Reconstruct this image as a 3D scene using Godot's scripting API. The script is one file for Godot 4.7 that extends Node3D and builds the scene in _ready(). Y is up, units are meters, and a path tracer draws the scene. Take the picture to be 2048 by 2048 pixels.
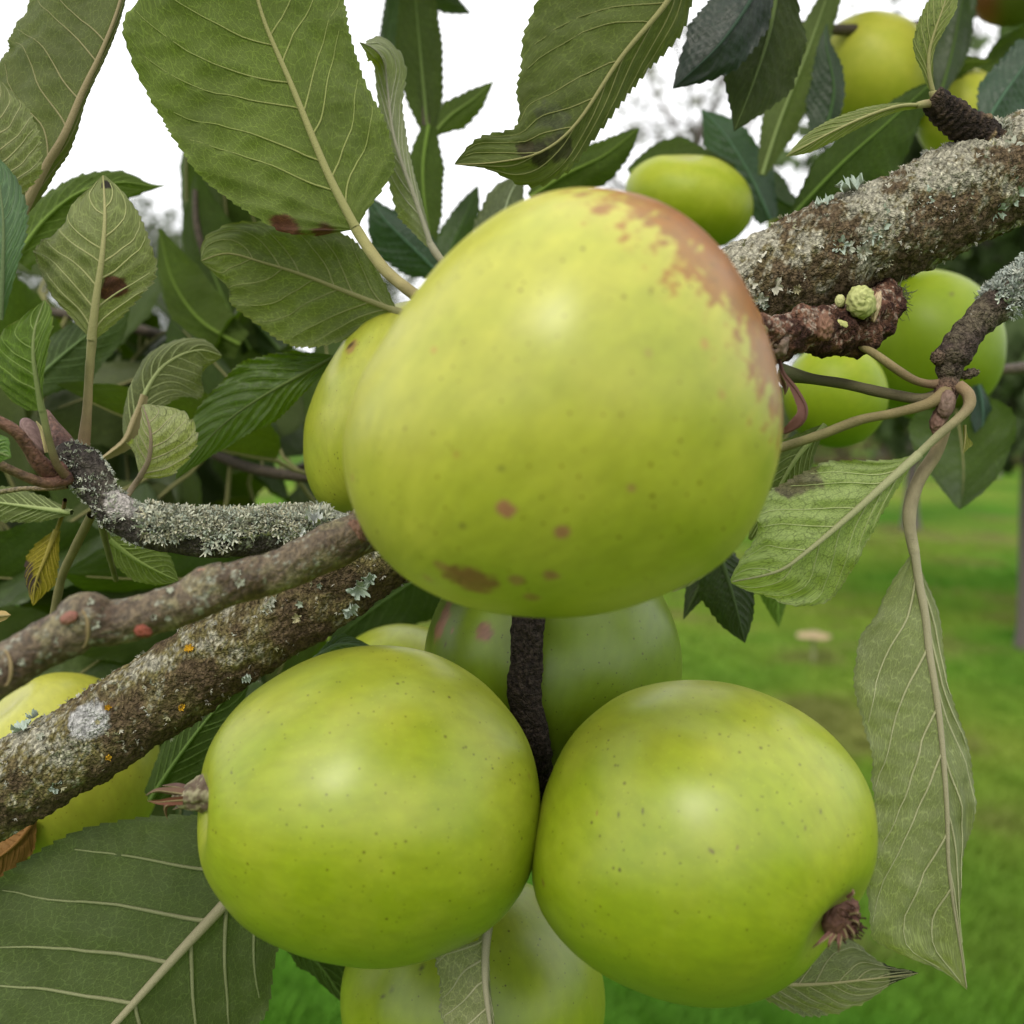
extends Node3D
# A close view along an apple bough on an overcast day: fruit, spurs and leaves near the lens, an orchard lawn behind.

const EYE := Vector3(0, 1.5, 0)
const PITCH := -5.6
const HALF := 0.520567            # tangent of half the field of view
const FULL := 2048.0              # tracing units across the frame

var view_basis := Basis()
var rng := RandomNumberGenerator.new()
var grain := FastNoiseLite.new()
var fine := FastNoiseLite.new()
var cells := FastNoiseLite.new()
var skin_mat: StandardMaterial3D
var soft_skin_mat: StandardMaterial3D
var under_mat: StandardMaterial3D
var dark_net_mat: StandardMaterial3D
var upper_mat: StandardMaterial3D
var vein_mat: StandardMaterial3D
var bark_mat: StandardMaterial3D
var twig_mat: StandardMaterial3D
var lichen_mat: StandardMaterial3D
var dry_mat: StandardMaterial3D
var lawn_mat: StandardMaterial3D
var blade_mat: StandardMaterial3D
var crown_mat: StandardMaterial3D
var leaf_protos: Array = []


class Shape:
	var v := PackedVector3Array()
	var c := PackedColorArray()
	var uv := PackedVector2Array()
	var i := PackedInt32Array()


# ------------------------------------------------------------------ small helpers
func spot(x: float, y: float, d: float) -> Vector3:
	var k := HALF * d / (FULL / 2.0)
	return EYE + view_basis * Vector3((x - FULL / 2.0) * k, (FULL / 2.0 - y) * k, -d)


func ray(x: float, y: float) -> Vector3:
	return (spot(x, y, 1.0) - EYE).normalized()


func on_ground(x: float, y: float) -> Vector3:
	var r := ray(x, y)
	return EYE + r * (-EYE.y / r.y)


func size_at(px: float, d: float) -> float:
	return px * HALF * d / (FULL / 2.0)


func lin(r: float, g: float, b: float) -> Color:
	return Color(r, g, b)


func mix(a: Color, b: Color, t: float) -> Color:
	return a.lerp(b, clampf(t, 0.0, 1.0))


func noise(kind: int, freq: float, octaves: int, sd: int) -> FastNoiseLite:
	var n := FastNoiseLite.new()
	n.noise_type = kind
	n.frequency = freq
	n.fractal_octaves = octaves
	n.fractal_type = FastNoiseLite.FRACTAL_FBM if octaves > 1 else FastNoiseLite.FRACTAL_NONE
	n.seed = sd
	return n


func thing(called: String, label: String, category: String, at: Vector3, group := "") -> Node3D:
	var o := Node3D.new()
	o.name = called
	o.position = at
	o.set_meta("label", label)
	o.set_meta("category", category)
	if group:
		o.set_meta("group", group)
	add_child(o, true)
	return o


func commit(s: Shape) -> ArrayMesh:
	var a := []
	a.resize(Mesh.ARRAY_MAX)
	a[Mesh.ARRAY_VERTEX] = s.v
	if s.c.size() == s.v.size():
		a[Mesh.ARRAY_COLOR] = s.c
	if s.uv.size() == s.v.size():
		a[Mesh.ARRAY_TEX_UV] = s.uv
	a[Mesh.ARRAY_INDEX] = s.i
	var st := SurfaceTool.new()
	st.create_from_arrays(a)
	st.generate_normals()
	return st.commit()


func part(called: String, mesh: Mesh, mat: Material, parent: Node3D, label := "") -> MeshInstance3D:
	var o := MeshInstance3D.new()
	o.name = called
	o.mesh = mesh
	o.material_override = mat
	if parent.get_parent() == self and not parent is MeshInstance3D:
		o.position = -parent.position       # meshes are in world coordinates
	if label:
		o.set_meta("label", label)
	parent.add_child(o, true)
	return o


func structure(called: String, mesh: Mesh, mat: Material) -> MeshInstance3D:
	var o := MeshInstance3D.new()
	o.name = called
	o.mesh = mesh
	o.material_override = mat
	o.set_meta("kind", "structure")
	o.set_meta("label", called.replace("_", " "))
	add_child(o, true)
	return o


func grid_index(rows: int, cols: int, flip := false, base := 0) -> PackedInt32Array:
	var out := PackedInt32Array()
	out.resize((rows - 1) * (cols - 1) * 6)
	var k := 0
	for r in rows - 1:
		for c in cols - 1:
			var a := base + r * cols + c
			var b := a + 1
			var d := a + cols
			var e := d + 1
			out[k] = a
			out[k + 1] = d if flip else b
			out[k + 2] = b if flip else d
			out[k + 3] = b
			out[k + 4] = d if flip else e
			out[k + 5] = e if flip else d
			k += 6
	return out


# a smooth curve through points of any number of values, sampled at n places evenly spaced along x, y
func path(pts: Array, n: int) -> Array:
	var dense := []
	var length := [0.0]
	var last := pts.size() - 1
	var w: int = pts[0].size()
	for s in last:
		var p0: Array = pts[maxi(s - 1, 0)]
		var p1: Array = pts[s]
		var p2: Array = pts[s + 1]
		var p3: Array = pts[mini(s + 2, last)]
		for q in 16:
			var t := q / 16.0
			var p := []
			for k in w:
				p.append(cubic_interpolate(p1[k], p2[k], p0[k], p3[k], t))
			dense.append(p)
	dense.append(pts[last])
	for k in range(1, dense.size()):
		length.append(length[k - 1] + Vector3(dense[k][0] - dense[k - 1][0], dense[k][1] - dense[k - 1][1], 3000.0 * (dense[k][2] - dense[k - 1][2])).length())
	var out := []
	var j := 0
	for k in n:
		var at: float = length[-1] * k / (n - 1)
		while j < dense.size() - 2 and length[j + 1] < at:
			j += 1
		var f: float = clampf((at - length[j]) / maxf(length[j + 1] - length[j], 1e-6), 0.0, 1.0)
		var p := []
		for m in w:
			p.append(lerpf(dense[j][m], dense[j + 1][m], f))
		out.append(p)
	return out


func table(rows: Array, col: int, t: float) -> float:
	for k in rows.size() - 1:
		if t <= rows[k + 1][0]:
			var f: float = (t - rows[k][0]) / maxf(rows[k + 1][0] - rows[k][0], 1e-6)
			return lerpf(rows[k][col], rows[k + 1][col], f)
	return rows[-1][col]


func smoothed(a: PackedFloat32Array, times: int) -> PackedFloat32Array:
	for k in times:
		var b := a.duplicate()
		for i in range(1, a.size() - 1):
			b[i] = (a[i - 1] + 2.0 * a[i] + a[i + 1]) / 4.0
		a = b
	return a


# ------------------------------------------------------------------ tubes: stalks, veins, twigs, limbs
func add_tube(s: Shape, pts: PackedVector3Array, radii: PackedFloat32Array, sides: int, color: Color, color_end = null) -> void:
	var n := pts.size()
	var base := s.v.size()
	var side := Vector3.ZERO
	for i in n:
		var t := (pts[mini(i + 1, n - 1)] - pts[maxi(i - 1, 0)]).normalized()
		if i == 0:
			side = t.cross(Vector3(0.31, 0.2, 0.93)).normalized()
		side = (side - t * side.dot(t)).normalized()
		var up := t.cross(side)
		var col: Color = color if color_end == null else color.lerp(color_end, float(i) / (n - 1))
		for k in sides + 1:
			var a := TAU * k / sides
			s.v.append(pts[i] + (side * cos(a) + up * sin(a)) * radii[i])
			s.c.append(col)
			s.uv.append(Vector2(float(k) / sides, i * 0.25))
	s.i.append_array(grid_index(n, sides + 1, true, base))


func trace(pts: Array, n: int) -> Array:
	var p := PackedVector3Array()
	var r := PackedFloat32Array()
	for q in path(pts, n):
		p.append(spot(q[0], q[1], q[2]))
		r.append(size_at(q[3], q[2]))
	return [p, r]


func stalk(called: String, pts: Array, color: Color, parent: Node3D, color_end = null, mat: Material = null, sides := 8) -> MeshInstance3D:
	var s := Shape.new()
	var t := trace(pts, 26)
	var r: PackedFloat32Array = t[1]
	for i in r.size():
		r[i] *= 1.0 + 0.10 * fine.get_noise_3dv(t[0][i] * 260.0)
	add_tube(s, t[0], r, sides, color, color_end)
	for i in s.v.size():
		s.c[i] *= 1.0 + 0.22 * fine.get_noise_3dv(s.v[i] * 420.0) + 0.16 * grain.get_noise_3dv(s.v[i] * 2500.0)
	return part(called, commit(s), mat if mat else vein_mat, parent)


# bark: a tube whose surface is displaced and coloured by shade(point, normal, along, height) -> Color
func bark(called: String, pts: Array, rows: int, cols: int, bumps: Callable, shade: Callable, mat: Material, parent: Node3D) -> Dictionary:
	var t := trace(pts, rows)
	var c: PackedVector3Array = t[0]
	var rad: PackedFloat32Array = t[1]
	var s := Shape.new()
	s.v.resize(rows * (cols + 1))
	s.c.resize(rows * (cols + 1))
	s.uv.resize(rows * (cols + 1))
	var side := Vector3.ZERO
	var k := 0
	for i in rows:
		var d := (c[mini(i + 1, rows - 1)] - c[maxi(i - 1, 0)]).normalized()
		if i == 0:
			side = d.cross(Vector3(0.1, 0.97, 0.2)).normalized()
		side = (side - d * side.dot(d)).normalized()
		var up := d.cross(side)
		var along := float(i) / (rows - 1)
		for j in cols + 1:
			var a := TAU * (j % cols) / cols
			var n := side * cos(a) + up * sin(a)
			var p := c[i] + n * rad[i]
			var h: float = bumps.call(p, n, along, rad[i])
			s.v[k] = p + n * h
			s.c[k] = shade.call(p, n, along, h / rad[i])
			s.uv[k] = Vector2(float(j) / cols, along)
			k += 1
	# close the two ends
	s.i = grid_index(rows, cols + 1, true)
	for e in [0, rows - 1]:
		s.v.append(c[e])
		s.c.append(s.c[e * (cols + 1)])
		s.uv.append(Vector2(0.5, 0.5))
		for j in cols:
			var a: int = e * (cols + 1) + j
			s.i.append_array([a, a + 1, s.v.size() - 1] if e > 0 else [a + 1, a, s.v.size() - 1])
	var o := part(called, commit(s), mat, parent)
	return {"node": o, "centers": c, "radii": rad, "v": s.v, "rows": rows, "cols": cols + 1}


func on_bark(b: Dictionary, x: float, y: float) -> Array:
	var r := ray(x, y)
	var best := 1e9
	var out := [Vector3.ZERO, Vector3.UP]
	for i in b.centers.size():
		var to: Vector3 = b.centers[i] - EYE
		var q := r * to.dot(r)
		var off := (q - to).length()
		if off < best:
			best = off
			var rr: float = b.radii[i]
			var back := sqrt(maxf(rr * rr - off * off, rr * rr * 0.02))
			out = [EYE + q - r * back, (q - r * back - to).normalized()]
	return out


# ------------------------------------------------------------------ leaves
# o: mid [[x,y,d]...] base to tip, w [[t, left, right]...] half-widths in tracing units, fold/curl per side in degrees (positive bends away)
func leaf(parent: Node3D, o: Dictionary) -> MeshInstance3D:
	var far: bool = o.get("far", false)
	var n: int = o.get("rows", 44 if far else 150)
	var m: int = o.get("cols", 8 if far else 20)
	var mid := PackedVector3Array()
	var wl := PackedFloat32Array()
	var wr := PackedFloat32Array()
	var p := path(o.mid, n)
	for i in n:
		mid.append(spot(p[i][0], p[i][1], p[i][2]))
		wl.append(size_at(table(o.w, 1, float(i) / (n - 1)), p[i][2]))
		wr.append(size_at(table(o.w, 2, float(i) / (n - 1)), p[i][2]))
	var times := int(n * n / 500.0) if o.get("soften", true) else 1
	wl = smoothed(wl, clampi(times, 1, 26))
	wr = smoothed(wr, clampi(times, 1, 26))
	var made := blade(mid, wl, wr, view_basis.z, m, o)
	var called: String = o.get("called", "leaf")
	var node := part(called, commit(made.shape), o.get("mat", under_mat), parent, o.get("label", ""))
	ribs(node, made, o)
	if o.has("pet"):
		var first: Array = [o.mid[0][0], o.mid[0][1], o.mid[0][2], o.pet[0][3]]
		var inner: Array = [lerpf(o.mid[0][0], o.mid[1][0], 0.12), lerpf(o.mid[0][1], o.mid[1][1], 0.12), lerpf(o.mid[0][2], o.mid[1][2], 0.12), o.pet[0][3] * 0.8]
		stalk("petiole", [inner, first] + o.pet.slice(1), rib_color(o), node, o.get("pet_end", o.get("pet_color", lin(0.22, 0.19, 0.085))))
	return node


func blade(mid: PackedVector3Array, wl: PackedFloat32Array, wr: PackedFloat32Array, view: Vector3, m: int, o: Dictionary) -> Dictionary:
	var n := mid.size()
	var far: bool = o.get("far", false)
	var sd: float = o.get("seed", mid[0].x * 977.0 + mid[0].y * 571.0)
	var tint: Color = o.get("tint", lin(0.17, 0.21, 0.085))
	var edge: Color = o.get("edge", tint * 1.25)
	var fl: float = tan(deg_to_rad(o.get("fl", 12.0)))
	var fr: float = tan(deg_to_rad(o.get("fr", 12.0)))
	var cl: float = tan(deg_to_rad(o.get("cl", 10.0)))
	var cr: float = tan(deg_to_rad(o.get("cr", 10.0)))
	var wave: float = o.get("wave", 0.0018)
	var tooth: float = o.get("tooth", 0.0007)
	var nv: int = o.get("veins", 8)
	var puff: float = o.get("puff", 0.0008)
	var spots: Array = o.get("spots", [])
	var length := 0.0
	for i in n - 1:
		length += mid[i].distance_to(mid[i + 1])
	var cols := 2 * m + 1
	var s := Shape.new()
	s.v.resize(n * cols)
	s.c.resize(n * cols)
	s.uv.resize(n * cols)
	var along := 0.0
	var k := 0
	for i in n:
		if i:
			along += mid[i].distance_to(mid[i - 1])
		var t := float(i) / (n - 1)
		var d := (mid[mini(i + 1, n - 1)] - mid[maxi(i - 1, 0)]).normalized()
		var left := view.cross(d).normalized()
		var out := d.cross(left).normalized()         # towards the viewer
		var saw := fposmod(along / (tooth * 3.6) + 0.6 * grain.get_noise_2d(along * 900.0, sd), 1.0) - 0.62
		for j in cols:
			var u := float(m - j) / m
			u = signf(u) * (1.0 - pow(1.0 - absf(u), 1.25))
			var au := absf(u)
			var wd := wl[i] if u > 0 else wr[i]
			var w := wd + tooth * saw * pow(au, 10.0) * minf(1.0, wd / 0.006)
			var bend := (fl * au + cl * au * au) if u > 0 else (fr * au + cr * au * au)
			var a := t - 0.26 * au - 0.10 * au * au
			var rel := 0.0
			if puff > 0.0:
				rel = -puff * sin(PI * fposmod(a * nv / 0.86, 1.0)) * smoothstep(0.02, 0.2, au) * minf(1.0, wd / 0.01)
			var pos := mid[i] + left * (u * w)
			var wob := grain.get_noise_3d(pos.x * 900.0 + sd, pos.y * 900.0, 3.0 + u * 20.0)
			if not far:
				rel += 0.0010 * grain.get_noise_3d(pos.x * 2400.0 + sd, pos.y * 2400.0, u * 5.0) * smoothstep(0.0, 0.25, au) * minf(1.0, wd / 0.014)
			pos += out * (-bend * w + rel + wave * wob * 2.0 * au * minf(1.0, wd / 0.012))
			s.v[k] = pos
			s.uv[k] = Vector2(a * length / 0.040, u * wd / 0.024 + sd)
			var col := tint * (1.0 + 0.22 * grain.get_noise_3d(pos.x * 700.0, pos.y * 700.0 + sd, 9.0))
			if not far:
				col = mix(col, edge, smoothstep(0.93, 1.0, au) * 0.8)
			s.c[k] = col
			k += 1
	for q in spots:       # [t, u, radius, colour]
		var ci := clampi(int(q[0] * (n - 1)), 0, n - 1)
		var cj := clampi(int(m - q[1] * m), 0, cols - 1)
		var at := s.v[ci * cols + cj]
		for i in s.v.size():
			var dist: float = at.distance_to(s.v[i]) / q[2] + 0.45 * fine.get_noise_3dv(s.v[i] * 500.0)
			if dist < 1.0:
				s.c[i] = mix(s.c[i], q[3] * (1.0 + 0.5 * fine.get_noise_3dv(s.v[i] * 900.0)), smoothstep(1.0, 0.72, dist))
	s.i = grid_index(n, cols, true)
	return {"shape": s, "mid": mid, "n": n, "cols": cols, "m": m, "length": length, "out": view, "wl": wl, "wr": wr, "seed": sd}


func rib_color(o: Dictionary) -> Color:
	var tint: Color = o.get("tint", lin(0.17, 0.21, 0.085))
	var smooth_side: bool = o.get("far", false) or o.get("mat", under_mat) == upper_mat
	return o.get("vein", mix(tint * 1.4, lin(0.30, 0.255, 0.125), 0.0 if smooth_side else 0.75))


func ribs(node: Node3D, b: Dictionary, o: Dictionary) -> void:
	var far: bool = o.get("far", false)
	var tint: Color = o.get("tint", lin(0.17, 0.21, 0.085))
	var color := rib_color(o)
	var r0: float = o.get("rib", 0.00085)
	var s := Shape.new()
	var step := 4 if b.n > 60 else 3
	var pts := PackedVector3Array()
	var rad := PackedFloat32Array()
	var m: int = b.m
	for i in range(0, int(b.n), step):
		var t: float = float(i) / (b.n - 1)
		pts.append(b.shape.v[i * b.cols + m] + b.out * r0 * (1.0 - t) * 0.35)
		rad.append(r0 * (1.0 - 0.86 * t))
	add_tube(s, pts, rad, 5 if far else 8, color)
	part("midrib", commit(s), vein_mat, node)
	if o.get("plain", false):
		return
	var nv: int = o.get("veins", 8)
	var vs := Shape.new()
	var local := RandomNumberGenerator.new()
	local.seed = int(absf(b.seed) * 1000.0) + 7
	var rv: float = o.get("side_rib", r0 * 0.42) * 0.60
	color = mix(color, tint * 1.1, 0.36)
	for k in nv:
		for sgn in [1.0, -1.0]:
			var t0: float = (k + 0.02 + (0.0 if sgn > 0 else 0.35) + local.randf_range(-0.26, 0.26)) * 0.86 / nv
			var q1 := local.randf_range(0.86, 0.97)
			var bow := local.randf_range(-0.02, 0.03)
			var vp := PackedVector3Array()
			var vr := PackedFloat32Array()
			for e in 15:
				var q := q1 * e / 14.0
				var t := t0 + (0.26 + bow) * q + 0.10 * q * q + 0.006 * sin(q * 8.0 + k * 2.0 + sgn)
				if t > 0.985 or t < 0.0:
					break
				var fi: float = t * (b.n - 1)
				var raw := 1.0 - pow(1.0 - q, 0.8)
				var fj: float = m - sgn * raw * m
				var ii := clampi(int(fi), 0, b.n - 2)
				var jj := clampi(int(fj), 0, b.cols - 2)
				var x := fi - ii
				var y := fj - jj
				var v: PackedVector3Array = b.shape.v
				var c: int = b.cols
				var pos := v[ii * c + jj].lerp(v[ii * c + jj + 1], y).lerp(v[(ii + 1) * c + jj].lerp(v[(ii + 1) * c + jj + 1], y), x)
				vp.append(pos + b.out * rv * 0.3)
				vr.append(rv * (1.0 - 0.82 * q) * (1.0 - 0.45 * t0) + 0.00004)
			if vp.size() > 3:
				add_tube(vs, vp, vr, 5, color, mix(color, tint, 0.6))
	if vs.v.size():
		part("venation", commit(vs), vein_mat, node)


# ------------------------------------------------------------------ apples
# outline: traced points round the fruit (tracing units); dips: [[direction in view axes, depth, width]...]
func apple(o: Dictionary) -> Node3D:
	var x: float = o.at[0]
	var y: float = o.at[1]
	var d: float = o.at[2]
	var c := spot(x, y, d)
	var t := thing("apple", o.label, "apple", c, o.get("group", "apples on the tree"))
	var unit := HALF * d / (FULL / 2.0)
	var steps := 72
	var radius := PackedFloat32Array()
	radius.resize(steps)
	var r_mean := 0.0
	if o.has("outline"):
		var by := []
		for q in o.outline:
			by.append([fposmod(atan2(-(q[1] - y), q[0] - x), TAU), Vector2(q[0] - x, q[1] - y).length()])
		by.sort_custom(func(a, b): return a[0] < b[0])
		for k in steps:
			var a := TAU * k / steps
			var j := 0
			while j < by.size() and by[j][0] < a:
				j += 1
			var p1: Array = by[(j - 1 + by.size()) % by.size()]
			var p2: Array = by[j % by.size()]
			var span: float = fposmod(p2[0] - p1[0], TAU)
			radius[k] = lerpf(p1[1], p2[1], fposmod(a - p1[0], TAU) / maxf(span, 1e-4))
		for pass_no in 5:
			var b := radius.duplicate()
			for k in steps:
				b[k] = (radius[(k + steps - 1) % steps] + 2.0 * radius[k] + radius[(k + 1) % steps]) / 4.0
			radius = b
	else:
		radius.fill(o.r)
	for k in steps:
		r_mean += radius[k] / steps
	var rm := r_mean * unit
	var wanted := radius.duplicate()
	var shrink := cos(asin(clampf(rm / (c - EYE).length(), 0.0, 0.9)))    # a ball looks a little larger than its own radius
	var dz: float = rm * o.get("deep", 0.96)
	var rows: int = o.get("rows", 90)
	var cols: int = o.get("cols", 130)
	var axis: Vector3 = o.get("axis", Vector3(0.2, 0.9, -0.3)).normalized()
	var side := axis.cross(Vector3(0.3, 0.1, 0.9)).normalized()
	var third := axis.cross(side)
	# frame of the view at the fruit: z towards the eye
	var fz := (EYE - c).normalized()
	var fx := view_basis.y.cross(fz).normalized()
	var fy := fz.cross(fx)
	# a ball off the axis of the lens is drawn longer than wide: fit the fruit so that its outline is the traced one
	for pass_no in 4:
		var got := PackedFloat32Array()
		got.resize(steps)
		for i in 41:
			for j in 144:
				var n := Vector3.ZERO
				var ph := TAU * j / 144
				n = Vector3(cos(ph) * sin(PI * (0.30 + 0.30 * i / 40.0)), sin(ph) * sin(PI * (0.30 + 0.30 * i / 40.0)), cos(PI * (0.30 + 0.30 * i / 40.0)))
				var rr := radius[int(ph / TAU * steps + 0.5) % steps] * unit * shrink
				var q := view_basis.inverse() * (c + fx * n.x * rr + fy * n.y * rr + fz * n.z * dz - EYE)
				var off := Vector2(q.x / -q.z * 1024.0 / HALF + 1024.0 - x, -q.y / -q.z * 1024.0 / HALF + 1024.0 - y)
				var slot := int(fposmod(atan2(-off.y, off.x), TAU) / TAU * steps + 0.5) % steps
				got[slot] = maxf(got[slot], off.length())
		for k in steps:
			if got[k] > 0.0:
				radius[k] *= wanted[k] / got[k]
		for again in 2:
			var b := radius.duplicate()
			for k in steps:
				b[k] = (radius[(k + steps - 1) % steps] + 2.0 * radius[k] + radius[(k + 1) % steps]) / 4.0
			radius = b
	var dips: Array = o.get("dips", [])
	var lobes: float = o.get("lobes", 0.012)
	var s := Shape.new()
	s.v.resize((rows + 1) * (cols + 1))
	s.c.resize(s.v.size())
	s.uv.resize(s.v.size())
	var paint: Callable = o.paint
	var sd: float = x * 0.37 + y * 0.11
	var k := 0
	for i in rows + 1:
		var th := PI * i / rows
		for j in cols + 1:
			var ph := TAU * (j % cols) / cols
			var n := axis * cos(th) + (side * cos(ph) + third * sin(ph)) * sin(th)
			var ang := fposmod(atan2(n.y, n.x), TAU) / TAU * steps
			var a0 := int(ang) % steps
			var rr := lerpf(radius[a0], radius[(a0 + 1) % steps], ang - floorf(ang)) * unit * shrink
			var dent := 1.0
			var low := 0.0
			for q in dips:
				var g: float = acos(clampf(n.dot(q[0]), -1.0, 1.0)) / q[2]
				dent -= q[1] * exp(-g * g)
				low = maxf(low, exp(-g * g * 1.6))
			dent += lobes * cos(5.0 * ph + 0.6) * pow(sin(th), 2.0) * (0.35 + 0.65 * float(i) / rows)
			dent += 0.010 * grain.get_noise_3d(n.x * 22.0 + sd, n.y * 22.0, n.z * 22.0)
			var pos := c + (fx * n.x * rr + fy * n.y * rr + fz * n.z * dz) * dent
			s.v[k] = pos
			s.uv[k] = Vector2(float(j) / cols, float(i) / rows)
			s.c[k] = paint.call(n, pos, low)
			k += 1
	for q in o.get("marks", []):          # [x, y, radius in tracing units, colour, strength]
		var e := ray(q[0], q[1])
		var best := -1
		var least := 1e9
		for i in s.v.size():
			var to := s.v[i] - EYE
			if to.dot(c - EYE) < (c - EYE).length_squared() - 0.0:
				var off := (e * to.dot(e) - to).length_squared()
				if off < least:
					least = off
					best = i
		var at := s.v[best]
		var size: float = q[2] * unit * 1.0
		for i in s.v.size():
			var g := at.distance_to(s.v[i]) / size
			if g < 1.7:
				g += 0.30 * fine.get_noise_3dv(s.v[i] * 700.0)
				if g < 1.0:
					s.c[i] = mix(s.c[i], q[3] * (1.0 + 0.35 * fine.get_noise_3dv(s.v[i] * 2200.0)), q[4] * smoothstep(1.0, 0.55, g))
	s.i = grid_index(rows + 1, cols + 1, true)
	part("skin", commit(s), skin_mat if not o.get("soft", false) else soft_skin_mat, t)
	t.set_meta("r", rm)
	t.set_meta("frame", Basis(fx, fy, fz))
	return t


func skin_color(n: Vector3, pos: Vector3, low: float, yellow: float, sd: float) -> Color:
	var a := grain.get_noise_3d(n.x * 40.0 + sd, n.y * 40.0, n.z * 40.0)
	var b := grain.get_noise_3d(n.x * 130.0, n.y * 130.0 + sd, n.z * 130.0)
	var c := fine.get_noise_3dv(pos * 900.0)
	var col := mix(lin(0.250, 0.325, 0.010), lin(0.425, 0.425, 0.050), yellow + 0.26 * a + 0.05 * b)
	# less yellow fruit turns darker green, standing in for shade inside the tree
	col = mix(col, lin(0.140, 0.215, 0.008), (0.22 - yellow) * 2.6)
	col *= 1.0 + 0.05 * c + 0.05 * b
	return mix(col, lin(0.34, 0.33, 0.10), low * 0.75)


# ------------------------------------------------------------------ textures and materials
func bytes_of(n: FastNoiseLite, w: int, h: int) -> PackedByteArray:
	var im := n.get_seamless_image(w, h)
	im.convert(Image.FORMAT_L8)
	return im.get_data()


func grey_texture(data: PackedByteArray, w: int, h: int) -> ImageTexture:
	return ImageTexture.create_from_image(Image.create_from_data(w, h, false, Image.FORMAT_L8, data))


func cell_noise(freq: float, sd: int) -> FastNoiseLite:
	var n := FastNoiseLite.new()
	n.noise_type = FastNoiseLite.TYPE_CELLULAR
	n.cellular_return_type = FastNoiseLite.RETURN_DISTANCE2_SUB
	n.cellular_distance_function = FastNoiseLite.DISTANCE_EUCLIDEAN
	n.cellular_jitter = 1.0
	n.fractal_type = FastNoiseLite.FRACTAL_NONE
	n.frequency = freq
	n.seed = sd
	return n


func base_mat(rough: float, specular := 0.5) -> StandardMaterial3D:
	var m := StandardMaterial3D.new()
	m.vertex_color_use_as_albedo = true
	m.roughness = rough
	m.metallic_specular = specular
	return m


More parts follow.
